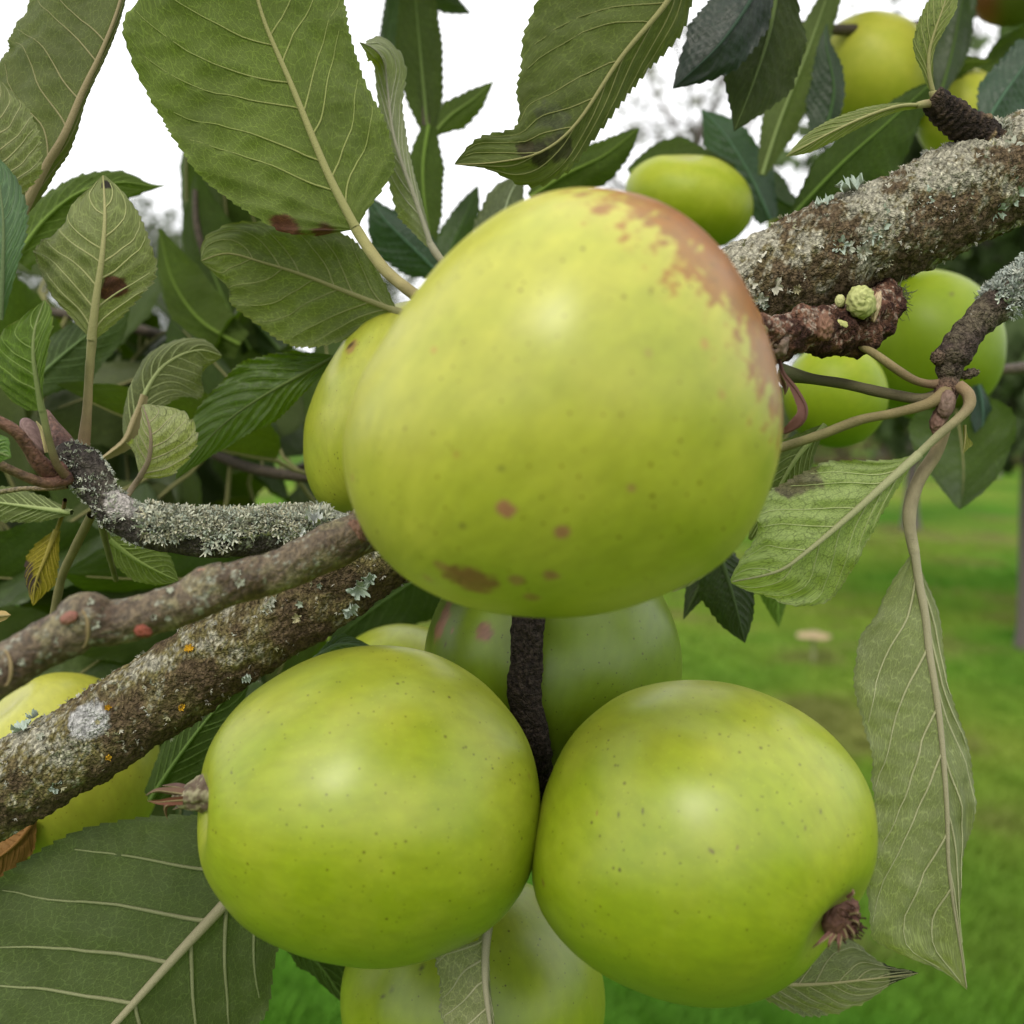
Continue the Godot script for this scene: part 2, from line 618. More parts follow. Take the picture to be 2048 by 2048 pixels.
func make_materials() -> void:
	# leaf net: coarse ladder and fine mesh of veins, and the felt of the underside
	var w := 512
	var big := bytes_of(cell_noise(0.030, 3), w, w)
	var small := bytes_of(cell_noise(0.085, 5), w, w)
	var felt := bytes_of(noise(FastNoiseLite.TYPE_SIMPLEX_SMOOTH, 0.16, 3, 8), w, w)
	var light_net := PackedByteArray()
	var dark_net := PackedByteArray()
	var top_net := PackedByteArray()
	var relief := PackedByteArray()
	for a in [light_net, dark_net, top_net, relief]:
		a.resize(w * w)
	for i in w * w:
		var e1 := clampf(1.0 - big[i] / 34.0, 0.0, 1.0)
		var e2 := clampf(1.0 - small[i] / 46.0, 0.0, 1.0)
		var f := felt[i] / 255.0
		light_net[i] = int(clampf(186.0 + 34.0 * e1 + 16.0 * e2 + 60.0 * (f - 0.5), 0, 255))
		dark_net[i] = int(clampf(222.0 - 34.0 * e1 - 40.0 * e2 + 70.0 * (f - 0.5), 0, 255))
		top_net[i] = int(clampf(196.0 + 40.0 * e1 + 8.0 * e2 + 34.0 * (f - 0.5), 0, 255))
		relief[i] = int(clampf(110.0 + 90.0 * e1 + 30.0 * e2 + 60.0 * (f - 0.5), 0, 255))
	var relief_tex := grey_texture(relief, w, w)
	under_mat = base_mat(0.78, 0.35)
	under_mat.albedo_texture = grey_texture(light_net, w, w)
	under_mat.rim_enabled = true
	under_mat.rim = 0.12
	under_mat.rim_tint = 0.6
	dark_net_mat = base_mat(0.66, 0.4)
	dark_net_mat.albedo_texture = grey_texture(dark_net, w, w)
	upper_mat = base_mat(0.40, 0.5)
	upper_mat.albedo_texture = grey_texture(top_net, w, w)
	for m in [under_mat, dark_net_mat, upper_mat]:
		m.heightmap_enabled = true
		m.heightmap_texture = relief_tex
		m.heightmap_scale = 0.018
		m.backlight_enabled = true
		m.backlight = Color(0.86, 0.95, 0.22)
	upper_mat.heightmap_scale = -0.012
	vein_mat = base_mat(0.75, 0.3)
	var pale := PackedByteArray()
	pale.resize(w * w)
	for i in w * w:
		pale[i] = int(clampf(226.0 + 90.0 * (felt[i] / 255.0 - 0.5), 0, 255))
	vein_mat.albedo_texture = grey_texture(pale, w, w)
	vein_mat.heightmap_enabled = true
	vein_mat.heightmap_texture = relief_tex
	vein_mat.heightmap_scale = 0.02
	vein_mat.uv1_triplanar = true
	vein_mat.uv1_scale = Vector3(60, 60, 60)

	# apple skin: lenticels, a few dark and many pale dots
	var sw := 2048
	var sh := 1024
	var im := Image.create(sw, sh, false, Image.FORMAT_RGB8)
	var streak_noise := noise(FastNoiseLite.TYPE_SIMPLEX_SMOOTH, 0.05, 4, 61)
	var streaks := streak_noise.get_seamless_image(1024, 256)
	streaks.convert(Image.FORMAT_L8)
	var sb := streaks.get_data()
	for i in sb.size():
		sb[i] = int(clampf(238.0 + 0.075 * (sb[i] - 128.0), 0, 255))
	streaks = Image.create_from_data(1024, 256, false, Image.FORMAT_L8, sb)
	streaks.resize(sw, sh, Image.INTERPOLATE_CUBIC)
	streaks.convert(Image.FORMAT_RGB8)
	im = streaks
	rng.seed = 41
	for k in 3800:
		var th := acos(rng.randf_range(-0.97, 0.97))
		var cx := rng.randf() * sw
		var cy := th / PI * sh
		var dark := rng.randf() < 0.26
		var r := rng.randf_range(1.3, 2.6) if not dark else rng.randf_range(0.8, 2.6) * (1.0 if rng.randf() < 0.85 else 1.6)
		var stretch := 1.0 / maxf(sin(th), 0.12)
		var tone := Color(1.0, 1.0, 1.0) if not dark else Color(0.42, 0.34, 0.20).lerp(Color(0.66, 0.60, 0.34), rng.randf())
		for yy in range(int(cy - r - 1), int(cy + r + 2)):
			for xx in range(int(cx - r * stretch - 1), int(cx + r * stretch + 2)):
				if yy < 0 or yy >= sh:
					continue
				var g := Vector2((xx - cx) / stretch, yy - cy).length() / r
				if g < 1.0:
					var px := posmod(xx, sw)
					im.set_pixel(px, yy, im.get_pixel(px, yy).lerp(tone, 0.9 * (1.0 - g * g)))
	skin_mat = base_mat(0.38, 0.52)
	skin_mat.albedo_texture = ImageTexture.create_from_image(im)
	soft_skin_mat = base_mat(0.46, 0.34)

	# bark
	var rough := bytes_of(noise(FastNoiseLite.TYPE_SIMPLEX_SMOOTH, 0.035, 5, 21), w, w)
	var crack := bytes_of(cell_noise(0.06, 22), w, w)
	var bark_albedo := PackedByteArray()
	var bark_relief := PackedByteArray()
	bark_albedo.resize(w * w)
	bark_relief.resize(w * w)
	for i in w * w:
		var f := rough[i] / 255.0
		var e := clampf(crack[i] / 60.0, 0.0, 1.0)
		bark_albedo[i] = int(clampf(255.0 * (0.34 + 0.85 * f + 0.22 * (e - 0.6)), 0, 255))
		bark_relief[i] = int(clampf(255.0 * (0.75 * f + 0.25 * e), 0, 255))
	bark_mat = base_mat(0.90, 0.25)
	bark_mat.albedo_texture = grey_texture(bark_albedo, w, w)
	bark_mat.heightmap_enabled = true
	bark_mat.heightmap_texture = grey_texture(bark_relief, w, w)
	bark_mat.heightmap_scale = 0.14
	bark_mat.uv1_triplanar = true
	bark_mat.uv1_scale = Vector3(34, 34, 34)
	twig_mat = bark_mat.duplicate()
	twig_mat.roughness = 0.62
	twig_mat.metallic_specular = 0.4
	twig_mat.heightmap_scale = 0.05
	lichen_mat = base_mat(0.95, 0.2)
	dry_mat = base_mat(0.70, 0.35)
	lawn_mat = base_mat(0.95, 0.1)
	lawn_mat.albedo_texture = grey_texture(bark_albedo, w, w)
	lawn_mat.uv1_triplanar = true
	lawn_mat.uv1_world_triplanar = true
	lawn_mat.uv1_scale = Vector3(1.3, 1.3, 1.3)
	blade_mat = base_mat(0.7, 0.3)
	blade_mat.backlight_enabled = true
	blade_mat.backlight = Color(0.6, 0.7, 0.2)
	crown_mat = base_mat(0.8, 0.3)
	crown_mat.backlight_enabled = true
	crown_mat.backlight = Color(0.55, 0.6, 0.25)


# ------------------------------------------------------------------ lichen
func strand() -> ArrayMesh:           # one forked curling lobe, about a unit long
	var s := Shape.new()
	for f in 3:
		var base := s.v.size()
		var lean := (f - 1) * 0.55
		for i in 4:
			var t := i / 3.0
			var c := Vector3(lean * t * t * 1.1, t * (1.0 - 0.25 * absf(lean)), 0.35 * sin(t * 2.6 + f) * t)
			var w := 0.20 * (1.0 - 0.55 * t)
			s.v.append(c + Vector3(-w, 0, w * 0.5))
			s.v.append(c + Vector3(w, 0, -w * 0.5))
			s.c.append(Color(0.7 + 0.3 * t, 0.7 + 0.3 * t, 0.7 + 0.3 * t))
			s.c.append(Color(0.7 + 0.3 * t, 0.7 + 0.3 * t, 0.7 + 0.3 * t))
		s.i.append_array(grid_index(4, 2, false, base))
	return commit(s)


func fuzz(called: String, b: Dictionary, count: int, size: float, keep: Callable, colors: Array, parent: Node3D, mesh: Mesh) -> void:
	var tr := []
	var cs := []
	var tries := 0
	while tr.size() < count and tries < count * 40:
		tries += 1
		var i := rng.randi_range(1, b.rows - 2)
		var j := rng.randi_range(0, b.cols - 2)
		var p: Vector3 = b.v[i * b.cols + j].lerp(b.v[(i + 1) * b.cols + j + 1], rng.randf())
		var n: Vector3 = (p - b.centers[i]).normalized()
		if rng.randf() > keep.call(p, n, float(i) / b.rows):
			continue
		var y := (n + Vector3(rng.randfn(0, 0.55), rng.randfn(0.12, 0.55), rng.randfn(0, 0.55))).normalized()
		var x := y.cross(Vector3(rng.randf() - 0.5, rng.randf() - 0.5, rng.randf() - 0.5)).normalized()
		var k := size * rng.randf_range(0.55, 1.35)
		tr.append(Transform3D(Basis(x * k, y * k, x.cross(y) * k), p - n * 0.0002))
		cs.append(colors[rng.randi() % colors.size()] * rng.randf_range(0.75, 1.15))
	var mm := MultiMesh.new()
	mm.transform_format = MultiMesh.TRANSFORM_3D
	mm.use_colors = true
	mm.mesh = mesh
	mm.instance_count = tr.size()
	for k in tr.size():
		mm.set_instance_transform(k, tr[k])
		mm.set_instance_color(k, cs[k])
	var o := MultiMeshInstance3D.new()
	o.name = called
	o.multimesh = mm
	o.material_override = lichen_mat
	o.position = -parent.position
	o.set_meta("kind", "stuff")
	parent.add_child(o, true)


func flake(b: Dictionary, x: float, y: float, px: float, color: Color, parent: Node3D, lift := 0.0006, called := "lichen") -> void:
	var at := on_bark(b, x, y)
	var n: Vector3 = at[1]
	var s := Shape.new()
	var a := n.cross(Vector3(0.2, 0.9, 0.1)).normalized()
	var c := n.cross(a)
	var r := size_at(px, (at[0] - EYE).length())
	var sd := x * 0.13 + y * 0.07
	var around := 40
	for i in 6:
		var t := i / 5.0
		for j in around + 1:
			var g := TAU * (j % around) / around
			var lobe := 1.0 + 0.50 * grain.get_noise_2d(cos(g) * 75.0 + sd * 40.0, sin(g) * 75.0) + 0.22 * cos(5.0 * g + sd) * t
			var rr := r * t * lobe
			var up := lift * (0.4 + 1.6 * t * t * (0.6 + grain.get_noise_2d(g * 40.0 + sd * 9.0, 7.0))) - rr * rr * 24.0
			s.v.append(at[0] + a * cos(g) * rr + c * sin(g) * rr + n * up)
			s.c.append(color * (0.85 + 0.25 * t + 0.25 * fine.get_noise_3dv(s.v[-1] * 1500.0)))
	s.i = grid_index(6, around + 1, true)
	part(called, commit(s), lichen_mat, parent)


# a lumpy ball for buds and knobs
func knob(called: String, x: float, y: float, d: float, rx: float, ry: float, rz: float, lump: float, freq: float, color: Color, tip: Color, mat: Material, parent: Node3D, turn := 0.0, rings := 0.0) -> MeshInstance3D:
	var s := Shape.new()
	var c := spot(x, y, d)
	var rows := 26
	var cols := 34
	var bx := view_basis.rotated(view_basis.z, turn)
	for i in rows + 1:
		var th := PI * i / rows
		for j in cols + 1:
			var ph := TAU * (j % cols) / cols
			var n := Vector3(sin(th) * cos(ph), sin(th) * sin(ph), cos(th))
			var h := 1.0 + lump * grain.get_noise_3d(n.x * freq + x, n.y * freq, n.z * freq)
			if rings > 0.0:
				h += rings * (fposmod(th / PI * 6.0 + ph / TAU * 2.0, 1.0) - 0.5)
			h += 0.10 * lump / 0.2 * fine.get_noise_3d(n.x * 7.0 + x, n.y * 7.0, n.z * 7.0)
			var q := Vector3(n.x * size_at(rx, d), n.y * size_at(ry, d), n.z * size_at(rz, d)) * h
			s.v.append(c + bx * q)
			s.c.append(mix(color, tip, 0.4 + 0.4 * n.z + 0.6 * grain.get_noise_3d(n.x * 60.0, n.y * 60.0 + y, n.z * 60.0)) * (1.0 + 0.45 * fine.get_noise_3d(n.x * 9.0, n.y * 9.0 + y, n.z * 9.0)))
	s.i = grid_index(rows + 1, cols + 1, true)
	return part(called, commit(s), mat, parent)


# ------------------------------------------------------------------ background foliage
func make_protos() -> void:
	for k in 5:
		var mid := PackedVector3Array()
		var wl := PackedFloat32Array()
		var wr := PackedFloat32Array()
		var n := 40
		for i in n:
			var t := i / (n - 1.0)
			mid.append(Vector3(0.006 * sin(t * 2.0 + k), 0.080 * t, -0.016 * t * t * (1.0 + 0.5 * sin(k * 2.0))))
			var w := 0.024 * pow(sin(PI * pow(t, 0.80)), 0.72) * (1.0 - 0.12 * t)
			wl.append(w * (0.92 + 0.1 * sin(k)))
			wr.append(w)
		var o := {"far": true, "seed": 11.0 + k, "tint": [lin(0.105, 0.165, 0.035), lin(0.13, 0.18, 0.055), lin(0.085, 0.14, 0.03), lin(0.15, 0.19, 0.06), lin(0.11, 0.17, 0.03)][k], "fl": 14.0 + 8 * k, "fr": 10.0, "cl": 12.0, "tooth": 0.0009, "wave": 0.0016}
		var b := blade(mid, wl, wr, Vector3(0, 0, 1), 7, o)
		var s := Shape.new()
		var rad := PackedFloat32Array()
		var pts := PackedVector3Array([Vector3(0.004, -0.024, 0.006), Vector3(0.001, -0.01, 0.002)])
		rad.append_array([0.0009, 0.0009])
		for i in range(0, n, 5):
			pts.append(mid[i] + Vector3(0, 0, 0.0003))
			rad.append(0.0009 * (1.0 - 0.8 * i / n))
		add_tube(s, pts, rad, 5, lin(0.28, 0.27, 0.11))
		leaf_protos.append([commit(b.shape), commit(s)])


func proto_leaf(parent: Node3D, at: Vector3, grow: Vector3, face: Vector3, size: float, kind: int, mat: Material) -> void:
	var o := MeshInstance3D.new()
	o.name = "leaf"
	o.mesh = leaf_protos[kind][0]
	o.material_override = mat
	var y := grow.normalized()
	var x := y.cross(face).normalized()
	var bas := Basis(x, y, x.cross(y)).scaled_local(Vector3.ONE * size)
	o.transform = Transform3D(bas, at - parent.position - bas * Vector3(0.004, -0.024, 0.006))
	parent.add_child(o, true)
	var r := MeshInstance3D.new()
	r.name = "petiole"
	r.mesh = leaf_protos[kind][1]
	r.material_override = vein_mat
	o.add_child(r, true)


func leafy_twig(label: String, pts: Array, count: int, size: float, droop: float, sd: int, toward := 0.5, t_from := 0.0) -> Node3D:
	var base := spot(pts[0][0], pts[0][1], pts[0][2])
	var o := thing("leafy_apple_twig", label, "twig", base, "leafy twigs behind the bough")
	var s := Shape.new()
	var t := trace(pts, 40)
	add_tube(s, t[0], t[1], 9, lin(0.11, 0.085, 0.055))
	part("stem", commit(s), twig_mat, o)
	rng.seed = sd
	for k in count:
		var f := lerpf(t_from, 1.0, (k + rng.randf() * 0.8) / count)
		var at: Vector3 = t[0][int(f * 39)]
		var d: Vector3 = (t[0][mini(int(f * 39) + 1, 39)] - t[0][maxi(int(f * 39) - 1, 0)]).normalized()
		var out := Vector3(rng.randfn(), rng.randfn(), rng.randfn() * 0.6)
		out = (out - d * out.dot(d)).normalized()
		var grow := (out + d * 0.35 + Vector3(0, -droop, 0)).normalized()
		var face := (view_basis.z * toward + Vector3(rng.randfn(0, 0.5), rng.randfn(0.2, 0.5), rng.randfn(0, 0.5))).normalized()
		proto_leaf(o, at, grow, face, size * rng.randf_range(0.8, 1.15), rng.randi() % 5, upper_mat if rng.randf() < 0.45 else under_mat)
	return o


# ------------------------------------------------------------------ the orchard
func tree(label: String, at: Vector3, height: float, spread: float, clumps: int, tone: Color, sd: int, thick := 0.12, bare := false) -> void:
	rng.seed = sd
	var o := thing("orchard_tree", label, "tree", at, "trees across the orchard")
	var s := Shape.new()
	var limbs := []
	var trunk := PackedVector3Array()
	var rad := PackedFloat32Array()
	for i in 14:
		var t := i / 13.0
		trunk.append(at + Vector3(0.12 * sin(t * 3.0 + sd), height * 0.72 * t - 0.05, 0.1 * cos(t * 2.3 + sd)))
		rad.append(thick * (1.25 - t) * (1.0 + 0.5 * exp(-t * 14.0)))
	add_tube(s, trunk, rad, 12, lin(0.17, 0.14, 0.13))
	for k in 15 if bare else 9:
		var f := rng.randf_range(0.40, 0.95)
		var from: Vector3 = trunk[int(f * 13)]
		var a := rng.randf() * TAU
		var reach := spread * rng.randf_range(0.55, 0.95)
		var to := from + Vector3(cos(a) * reach, height * rng.randf_range(0.1, 0.30), sin(a) * reach)
		var p := PackedVector3Array()
		var r := PackedFloat32Array()
		for i in 8:
			var t := i / 7.0
			p.append(from.lerp(to, t) + Vector3(0, 0.35 * sin(t * PI), 0) + Vector3(rng.randfn(0, 0.06), 0, rng.randfn(0, 0.06)))
			r.append(thick * 0.42 * (1.05 - t))
		add_tube(s, p, r, 6, lin(0.17, 0.14, 0.13))
		limbs.append(p)
		if bare:
			for q in 7:
				var g := PackedVector3Array([p[1 + q]])
				var gr := PackedFloat32Array([thick * 0.16])
				var d := Vector3(rng.randfn(), rng.randf_range(0.0, 1.2), rng.randfn()).normalized()
				for e in 4:
					g.append(g[-1] + d * height * 0.045 + Vector3(rng.randfn(), rng.randfn(), rng.randfn()) * 0.10)
					gr.append(thick * 0.16 * (0.8 - 0.18 * e))
				add_tube(s, g, gr, 4, lin(0.15, 0.13, 0.12))
				limbs.append(g)
	part("trunk", commit(s), vein_mat, o)
	# crown: leaf sprays of a few bent blades each, spread along the limbs
	var spray := Shape.new()
	for k in 7:
		var c := Vector3(sin(k * 2.4) * 0.5, cos(k * 1.7) * 0.5, sin(k * 3.9) * 0.5)
		var a := Vector3(cos(k * 1.3), 0.4 * sin(k * 2.0), sin(k * 1.3)) * 0.32
		var b := Vector3(-sin(k * 1.3) * 0.4, 0.8, cos(k * 1.3) * 0.4) * 0.24
		var base := spray.v.size()
		for q in [c - a, c + b, c - b, c + a]:
			spray.v.append(q)
			spray.c.append(Color(1, 1, 1) * (0.75 + 0.07 * k))
		spray.i.append_array([base, base + 1, base + 2, base + 2, base + 1, base + 3])
	var mm := MultiMesh.new()
	mm.transform_format = MultiMesh.TRANSFORM_3D
	mm.use_colors = true
	mm.mesh = commit(spray)
	mm.instance_count = clumps
	for k in clumps:
		var l: PackedVector3Array = limbs[rng.randi() % limbs.size()]
		var p: Vector3 = l[rng.randi_range(2, l.size() - 1)] + Vector3(rng.randfn(), rng.randfn() * 0.8, rng.randfn()) * spread * 0.17
		var b := Basis.from_euler(Vector3(rng.randf() * TAU, rng.randf() * TAU, rng.randf() * TAU)) * (rng.randf_range(0.16, 0.34))
		mm.set_instance_transform(k, Transform3D(b, p))
		mm.set_instance_color(k, tone * rng.randf_range(0.6, 1.3))
	var crown := MultiMeshInstance3D.new()
	crown.name = "crown"
	crown.multimesh = mm
	crown.material_override = crown_mat
	crown.position = -at
	crown.set_meta("kind", "stuff")
	o.add_child(crown, true)


func lawn_color(x: float, z: float) -> Color:
	var a := grain.get_noise_2d(x * 3.0, z * 6.0)
	var b := grain.get_noise_2d(x * 14.0 + 90.0, z * 26.0)
	var c := grain.get_noise_2d(x * 60.0, z * 60.0 + 40.0)
	var col := mix(lin(0.085, 0.215, 0.018), lin(0.21, 0.285, 0.04), 0.42 + 1.0 * a + 0.45 * b)
	col = mix(col, lin(0.17, 0.16, 0.06), smoothstep(0.22, 0.6, b + 0.4 * a) * 0.7)
	return col * (1.0 + 0.14 * c)


func make_ground() -> void:
	var s := Shape.new()
	var rows := 150
	var cols := 220
	for i in rows:
		var r := 0.15 * pow(1.0581, i) if i else 0.0
		for j in cols + 1:
			var a := TAU * (j % cols) / cols
			var x := r * cos(a)
			var z := r * sin(a)
			var h := 0.05 * grain.get_noise_2d(x * 4.0, z * 4.0) * minf(1.0, r / 8.0)
			s.v.append(Vector3(x, h, z))
			s.c.append(lawn_color(x, z))
	s.i = grid_index(rows, cols + 1, true)
	structure("ground", commit(s), lawn_mat)
	# tufts of grass in the part of the lawn that lies in view
	var t := Shape.new()
	for k in 7:
		var base := t.v.size()
		var a := k * 2.4
		var o := Vector3(cos(a) * 0.018, 0, sin(a) * 0.018)
		var lean := Vector3(cos(a + 1.0), 0, sin(a + 1.0)) * 0.03
		var w := Vector3(-sin(a), 0, cos(a)) * 0.0028
		t.v.append_array([o - w, o + w, o + lean * 0.4 + Vector3(0, 0.035, 0) - w * 0.7, o + lean * 0.4 + Vector3(0, 0.035, 0) + w * 0.7, o + lean + Vector3(0, 0.058, 0)])
		for q in 5:
			t.c.append(Color(1, 1, 1))
		t.i.append_array([base, base + 1, base + 2, base + 2, base + 1, base + 3, base + 2, base + 3, base + 4])
	rng.seed = 5
	var tr := []
	var cs := []
	while tr.size() < 60000:
		var dist := 1.6 + 11.0 * pow(rng.randf(), 1.4)
		var ang := rng.randf_range(-0.62, 0.62)
		var x := dist * sin(ang)
		var z := -dist * cos(ang)
		var k := rng.randf_range(0.7, 1.5)
		tr.append(Transform3D(Basis(Vector3.UP, rng.randf() * TAU).scaled(Vector3(k, k * rng.randf_range(0.5, 1.1), k)), Vector3(x, -0.004, z)))
		cs.append(lawn_color(x, z) * rng.randf_range(0.85, 1.15))
	var mm := MultiMesh.new()
	mm.transform_format = MultiMesh.TRANSFORM_3D
	mm.use_colors = true
	mm.mesh = commit(t)
	mm.instance_count = tr.size()
	for k in tr.size():
		mm.set_instance_transform(k, tr[k])
		mm.set_instance_color(k, cs[k])
	var g := MultiMeshInstance3D.new()
	g.name = "grass"
	g.multimesh = mm
	g.material_override = blade_mat
	g.set_meta("kind", "stuff")
	g.set_meta("label", "short green orchard grass below the hanging apples")
	g.set_meta("category", "grass")
	add_child(g)


# ------------------------------------------------------------------ scene
func _ready() -> void:
	# camera, sky, sun, exposure
	view_basis = Basis(Vector3.RIGHT, deg_to_rad(PITCH))
	var cam := Camera3D.new()
	cam.name = "camera"
	cam.transform = Transform3D(view_basis, EYE)
	cam.fov = 55.0
	cam.near = 0.02
	cam.far = 900.0
	var lens := CameraAttributesPhysical.new()
	lens.frustum_focal_length = 33.62
	lens.frustum_near = 0.02
	lens.frustum_far = 900.0
	lens.frustum_focus_distance = 0.248
	lens.exposure_aperture = 12.5
	cam.attributes = lens
	add_child(cam)
	cam.fov = 55.0
	var sky := ProceduralSkyMaterial.new()
	sky.sky_top_color = Color(1.0, 0.995, 0.985)
	sky.sky_horizon_color = Color(0.83, 0.835, 0.845)
	sky.sky_curve = 0.6
	sky.sky_energy_multiplier = 1.27
	sky.ground_bottom_color = Color(0.25, 0.3, 0.18)
	sky.ground_horizon_color = Color(0.5, 0.52, 0.45)
	sky.sun_angle_max = 1.0
	var env := Environment.new()
	env.background_mode = Environment.BG_SKY
	env.sky = Sky.new()
	env.sky.sky_material = sky
	env.tonemap_mode = Environment.TONE_MAPPER_LINEAR
	env.tonemap_exposure = 1.2
	env.sdfgi_enabled = true
	env.ssao_enabled = true
	env.ssil_enabled = true
	var world := WorldEnvironment.new()
	world.name = "world"
	world.environment = env
	add_child(world)
	var sun := DirectionalLight3D.new()
	sun.name = "sun"
	sun.light_energy = 0.5
	sun.light_angular_distance = 17.0
	sun.light_color = Color(1.0, 0.98, 0.93)
	sun.shadow_enabled = true
	sun.look_at_from_position(Vector3(-0.26, 0.76, 0.70), Vector3.ZERO)
	add_child(sun)

	grain = noise(FastNoiseLite.TYPE_SIMPLEX_SMOOTH, 0.05, 2, 1)
	fine = noise(FastNoiseLite.TYPE_SIMPLEX_SMOOTH, 0.5, 2, 2)
	make_materials()
	make_protos()
	make_ground()
	make_orchard()
	make_bough()
	make_front_twig()
	make_right_twig()
	make_back_twigs()
	make_apples()


func make_orchard() -> void:
	var earth := Shape.new()
	var a := on_ground(900, 931)
	for i in 40:
		for j in 5:
			var x := -6.0 + i * 1.1
			var z := a.z - 0.2 - j * 0.9 + 0.35 * grain.get_noise_2d(i * 30.0, j * 5.0)
			earth.v.append(Vector3(x, 0.055 + 0.02 * sin(i * 1.7 + j), z))
			earth.c.append(mix(lin(0.19, 0.10, 0.06), lin(0.14, 0.12, 0.05), 0.5 + grain.get_noise_2d(i * 60.0, j * 70.0)))
	earth.i = grid_index(40, 5)
	structure("bare_earth_path", commit(earth), lawn_mat)
	var g := on_ground(2096, 1312)
	tree("grey young trunk at the right edge of the lawn, nearest to the bough", g, 4.2, 1.3, 500, lin(0.09, 0.13, 0.05), 3, 0.095)
	g = on_ground(1839, 1056)
	tree("thin dark young trunk farther back, seen beside the hanging leaf stalk", g, 4.6, 1.5, 700, lin(0.09, 0.13, 0.05), 4, 0.075)
	var far := [
		[-17.0, -31.0, 8.2, 3.4, 1500, "rounded hazy tree at the far left of the orchard edge"],
		[-11.0, -36.0, 9.5, 3.6, 1700, "tall hazy tree behind the oval brown-spotted leaf"],
		[-4.2, -33.0, 7.4, 3.2, 1500, "hazy tree left of the big front apple, far behind"],
		[1.5, -38.0, 8.0, 3.2, 1500, "hazy tree straight behind the big front apple"],
		[7.5, -34.0, 7.0, 3.2, 1500, "hazy tree behind the scaly bough at right"],
		[14.0, -37.0, 7.6, 3.4, 1600, "dull olive tree at the right end of the bare strip"],
		[20.0, -40.0, 8.5, 3.6, 1600, "hazy tree at the far right of the orchard edge"],
	]
	for k in 9:
		var side: float = -1.0 if k < 5 else 1.0
		far.append([side * (27.0 + 9.0 * (k % 5)) + sin(k * 2.0), -34.0 + 5.0 * (k % 5) - 2.0 * sin(k * 5.0), 7.0 + 1.5 * sin(k * 3.0), 3.4, 1300, ["first tree beyond the left side of the orchard", "second tree beyond the left side, broad and low", "third tree beyond the left side, near the boundary", "fourth tree beyond the left side, abreast of the bough", "last tree beyond the left side", "first tree beyond the right side of the orchard", "second tree beyond the right side, broad and low", "third tree beyond the right side, near the boundary", "last tree beyond the right side"][k]])
	for k in far.size():
		var f: Array = far[k]
		tree(f[5], Vector3(f[0], 0, f[1]), f[2], f[3], f[4], lin(0.12, 0.145, 0.085), 20 + k, 0.2)
	tree("tall nearly bare grey tree whose twigs cross the white sky", Vector3(4.6, 0, -26.0), 12.5, 3.2, 260, lin(0.20, 0.20, 0.17), 31, 0.17, true)
	tree("second nearly bare tree, behind the apples at upper right", Vector3(11.5, 0, -24.0), 14.0, 3.4, 420, lin(0.20, 0.20, 0.17), 33, 0.17, true)
	# hedge bank at right: separate bushes
	for k in 6:
		var at := Vector3(5.0 + k * 2.7, 0.0, -31.5 - 0.6 * (k % 2))
		bush(["low brownish bush at the near end of the hedge", "second hedge bush along the bare strip, olive and rounded", "third hedge bush along the bare strip, slightly taller", "fourth hedge bush, behind the right twig", "fifth hedge bush, dull green, near the right edge", "last hedge bush at the far right end of the strip"][k], at, 1.9 + 0.5 * (k % 3), 90 + k)
	# pale mushroom on the lawn
	var m := on_ground(1625, 1332)
	var cap := Shape.new()
	for i in 13:
		var t := i / 12.0
		var r := 0.105 * sin(minf(t * 1.12, 1.0) * PI * 0.5) if t < 0.8 else lerpf(0.105, 0.012, (t - 0.8) / 0.2)
		var y := 0.205 - 0.035 * t * t if t < 0.8 else lerpf(0.183, 0.178, (t - 0.8) / 0.2)
		for j in 25:
			var an := TAU * (j % 24) / 24.0
			cap.v.append(m + Vector3(cos(an) * r * (1.0 + 0.05 * sin(an * 3.0)), y + 0.006 * sin(an * 4.0) * t, sin(an) * r))
			cap.c.append(mix(lin(0.33, 0.25, 0.14), lin(0.22, 0.17, 0.09), 0.5 - t))
	cap.i = grid_index(13, 25, true)
	var o := thing("mushroom", "pale pinkish flat-capped mushroom standing alone in the lawn", "mushroom", m)
	part("cap", commit(cap), dry_mat, o)
	var st := Shape.new()
	add_tube(st, PackedVector3Array([m + Vector3(0, -0.01, 0), m + Vector3(0.004, 0.06, 0), m + Vector3(0, 0.13, 0), m + Vector3(0, 0.185, 0)]), PackedFloat32Array([0.019, 0.014, 0.012, 0.013]), 12, lin(0.22, 0.24, 0.10))
	part("stem", commit(st), dry_mat, o)


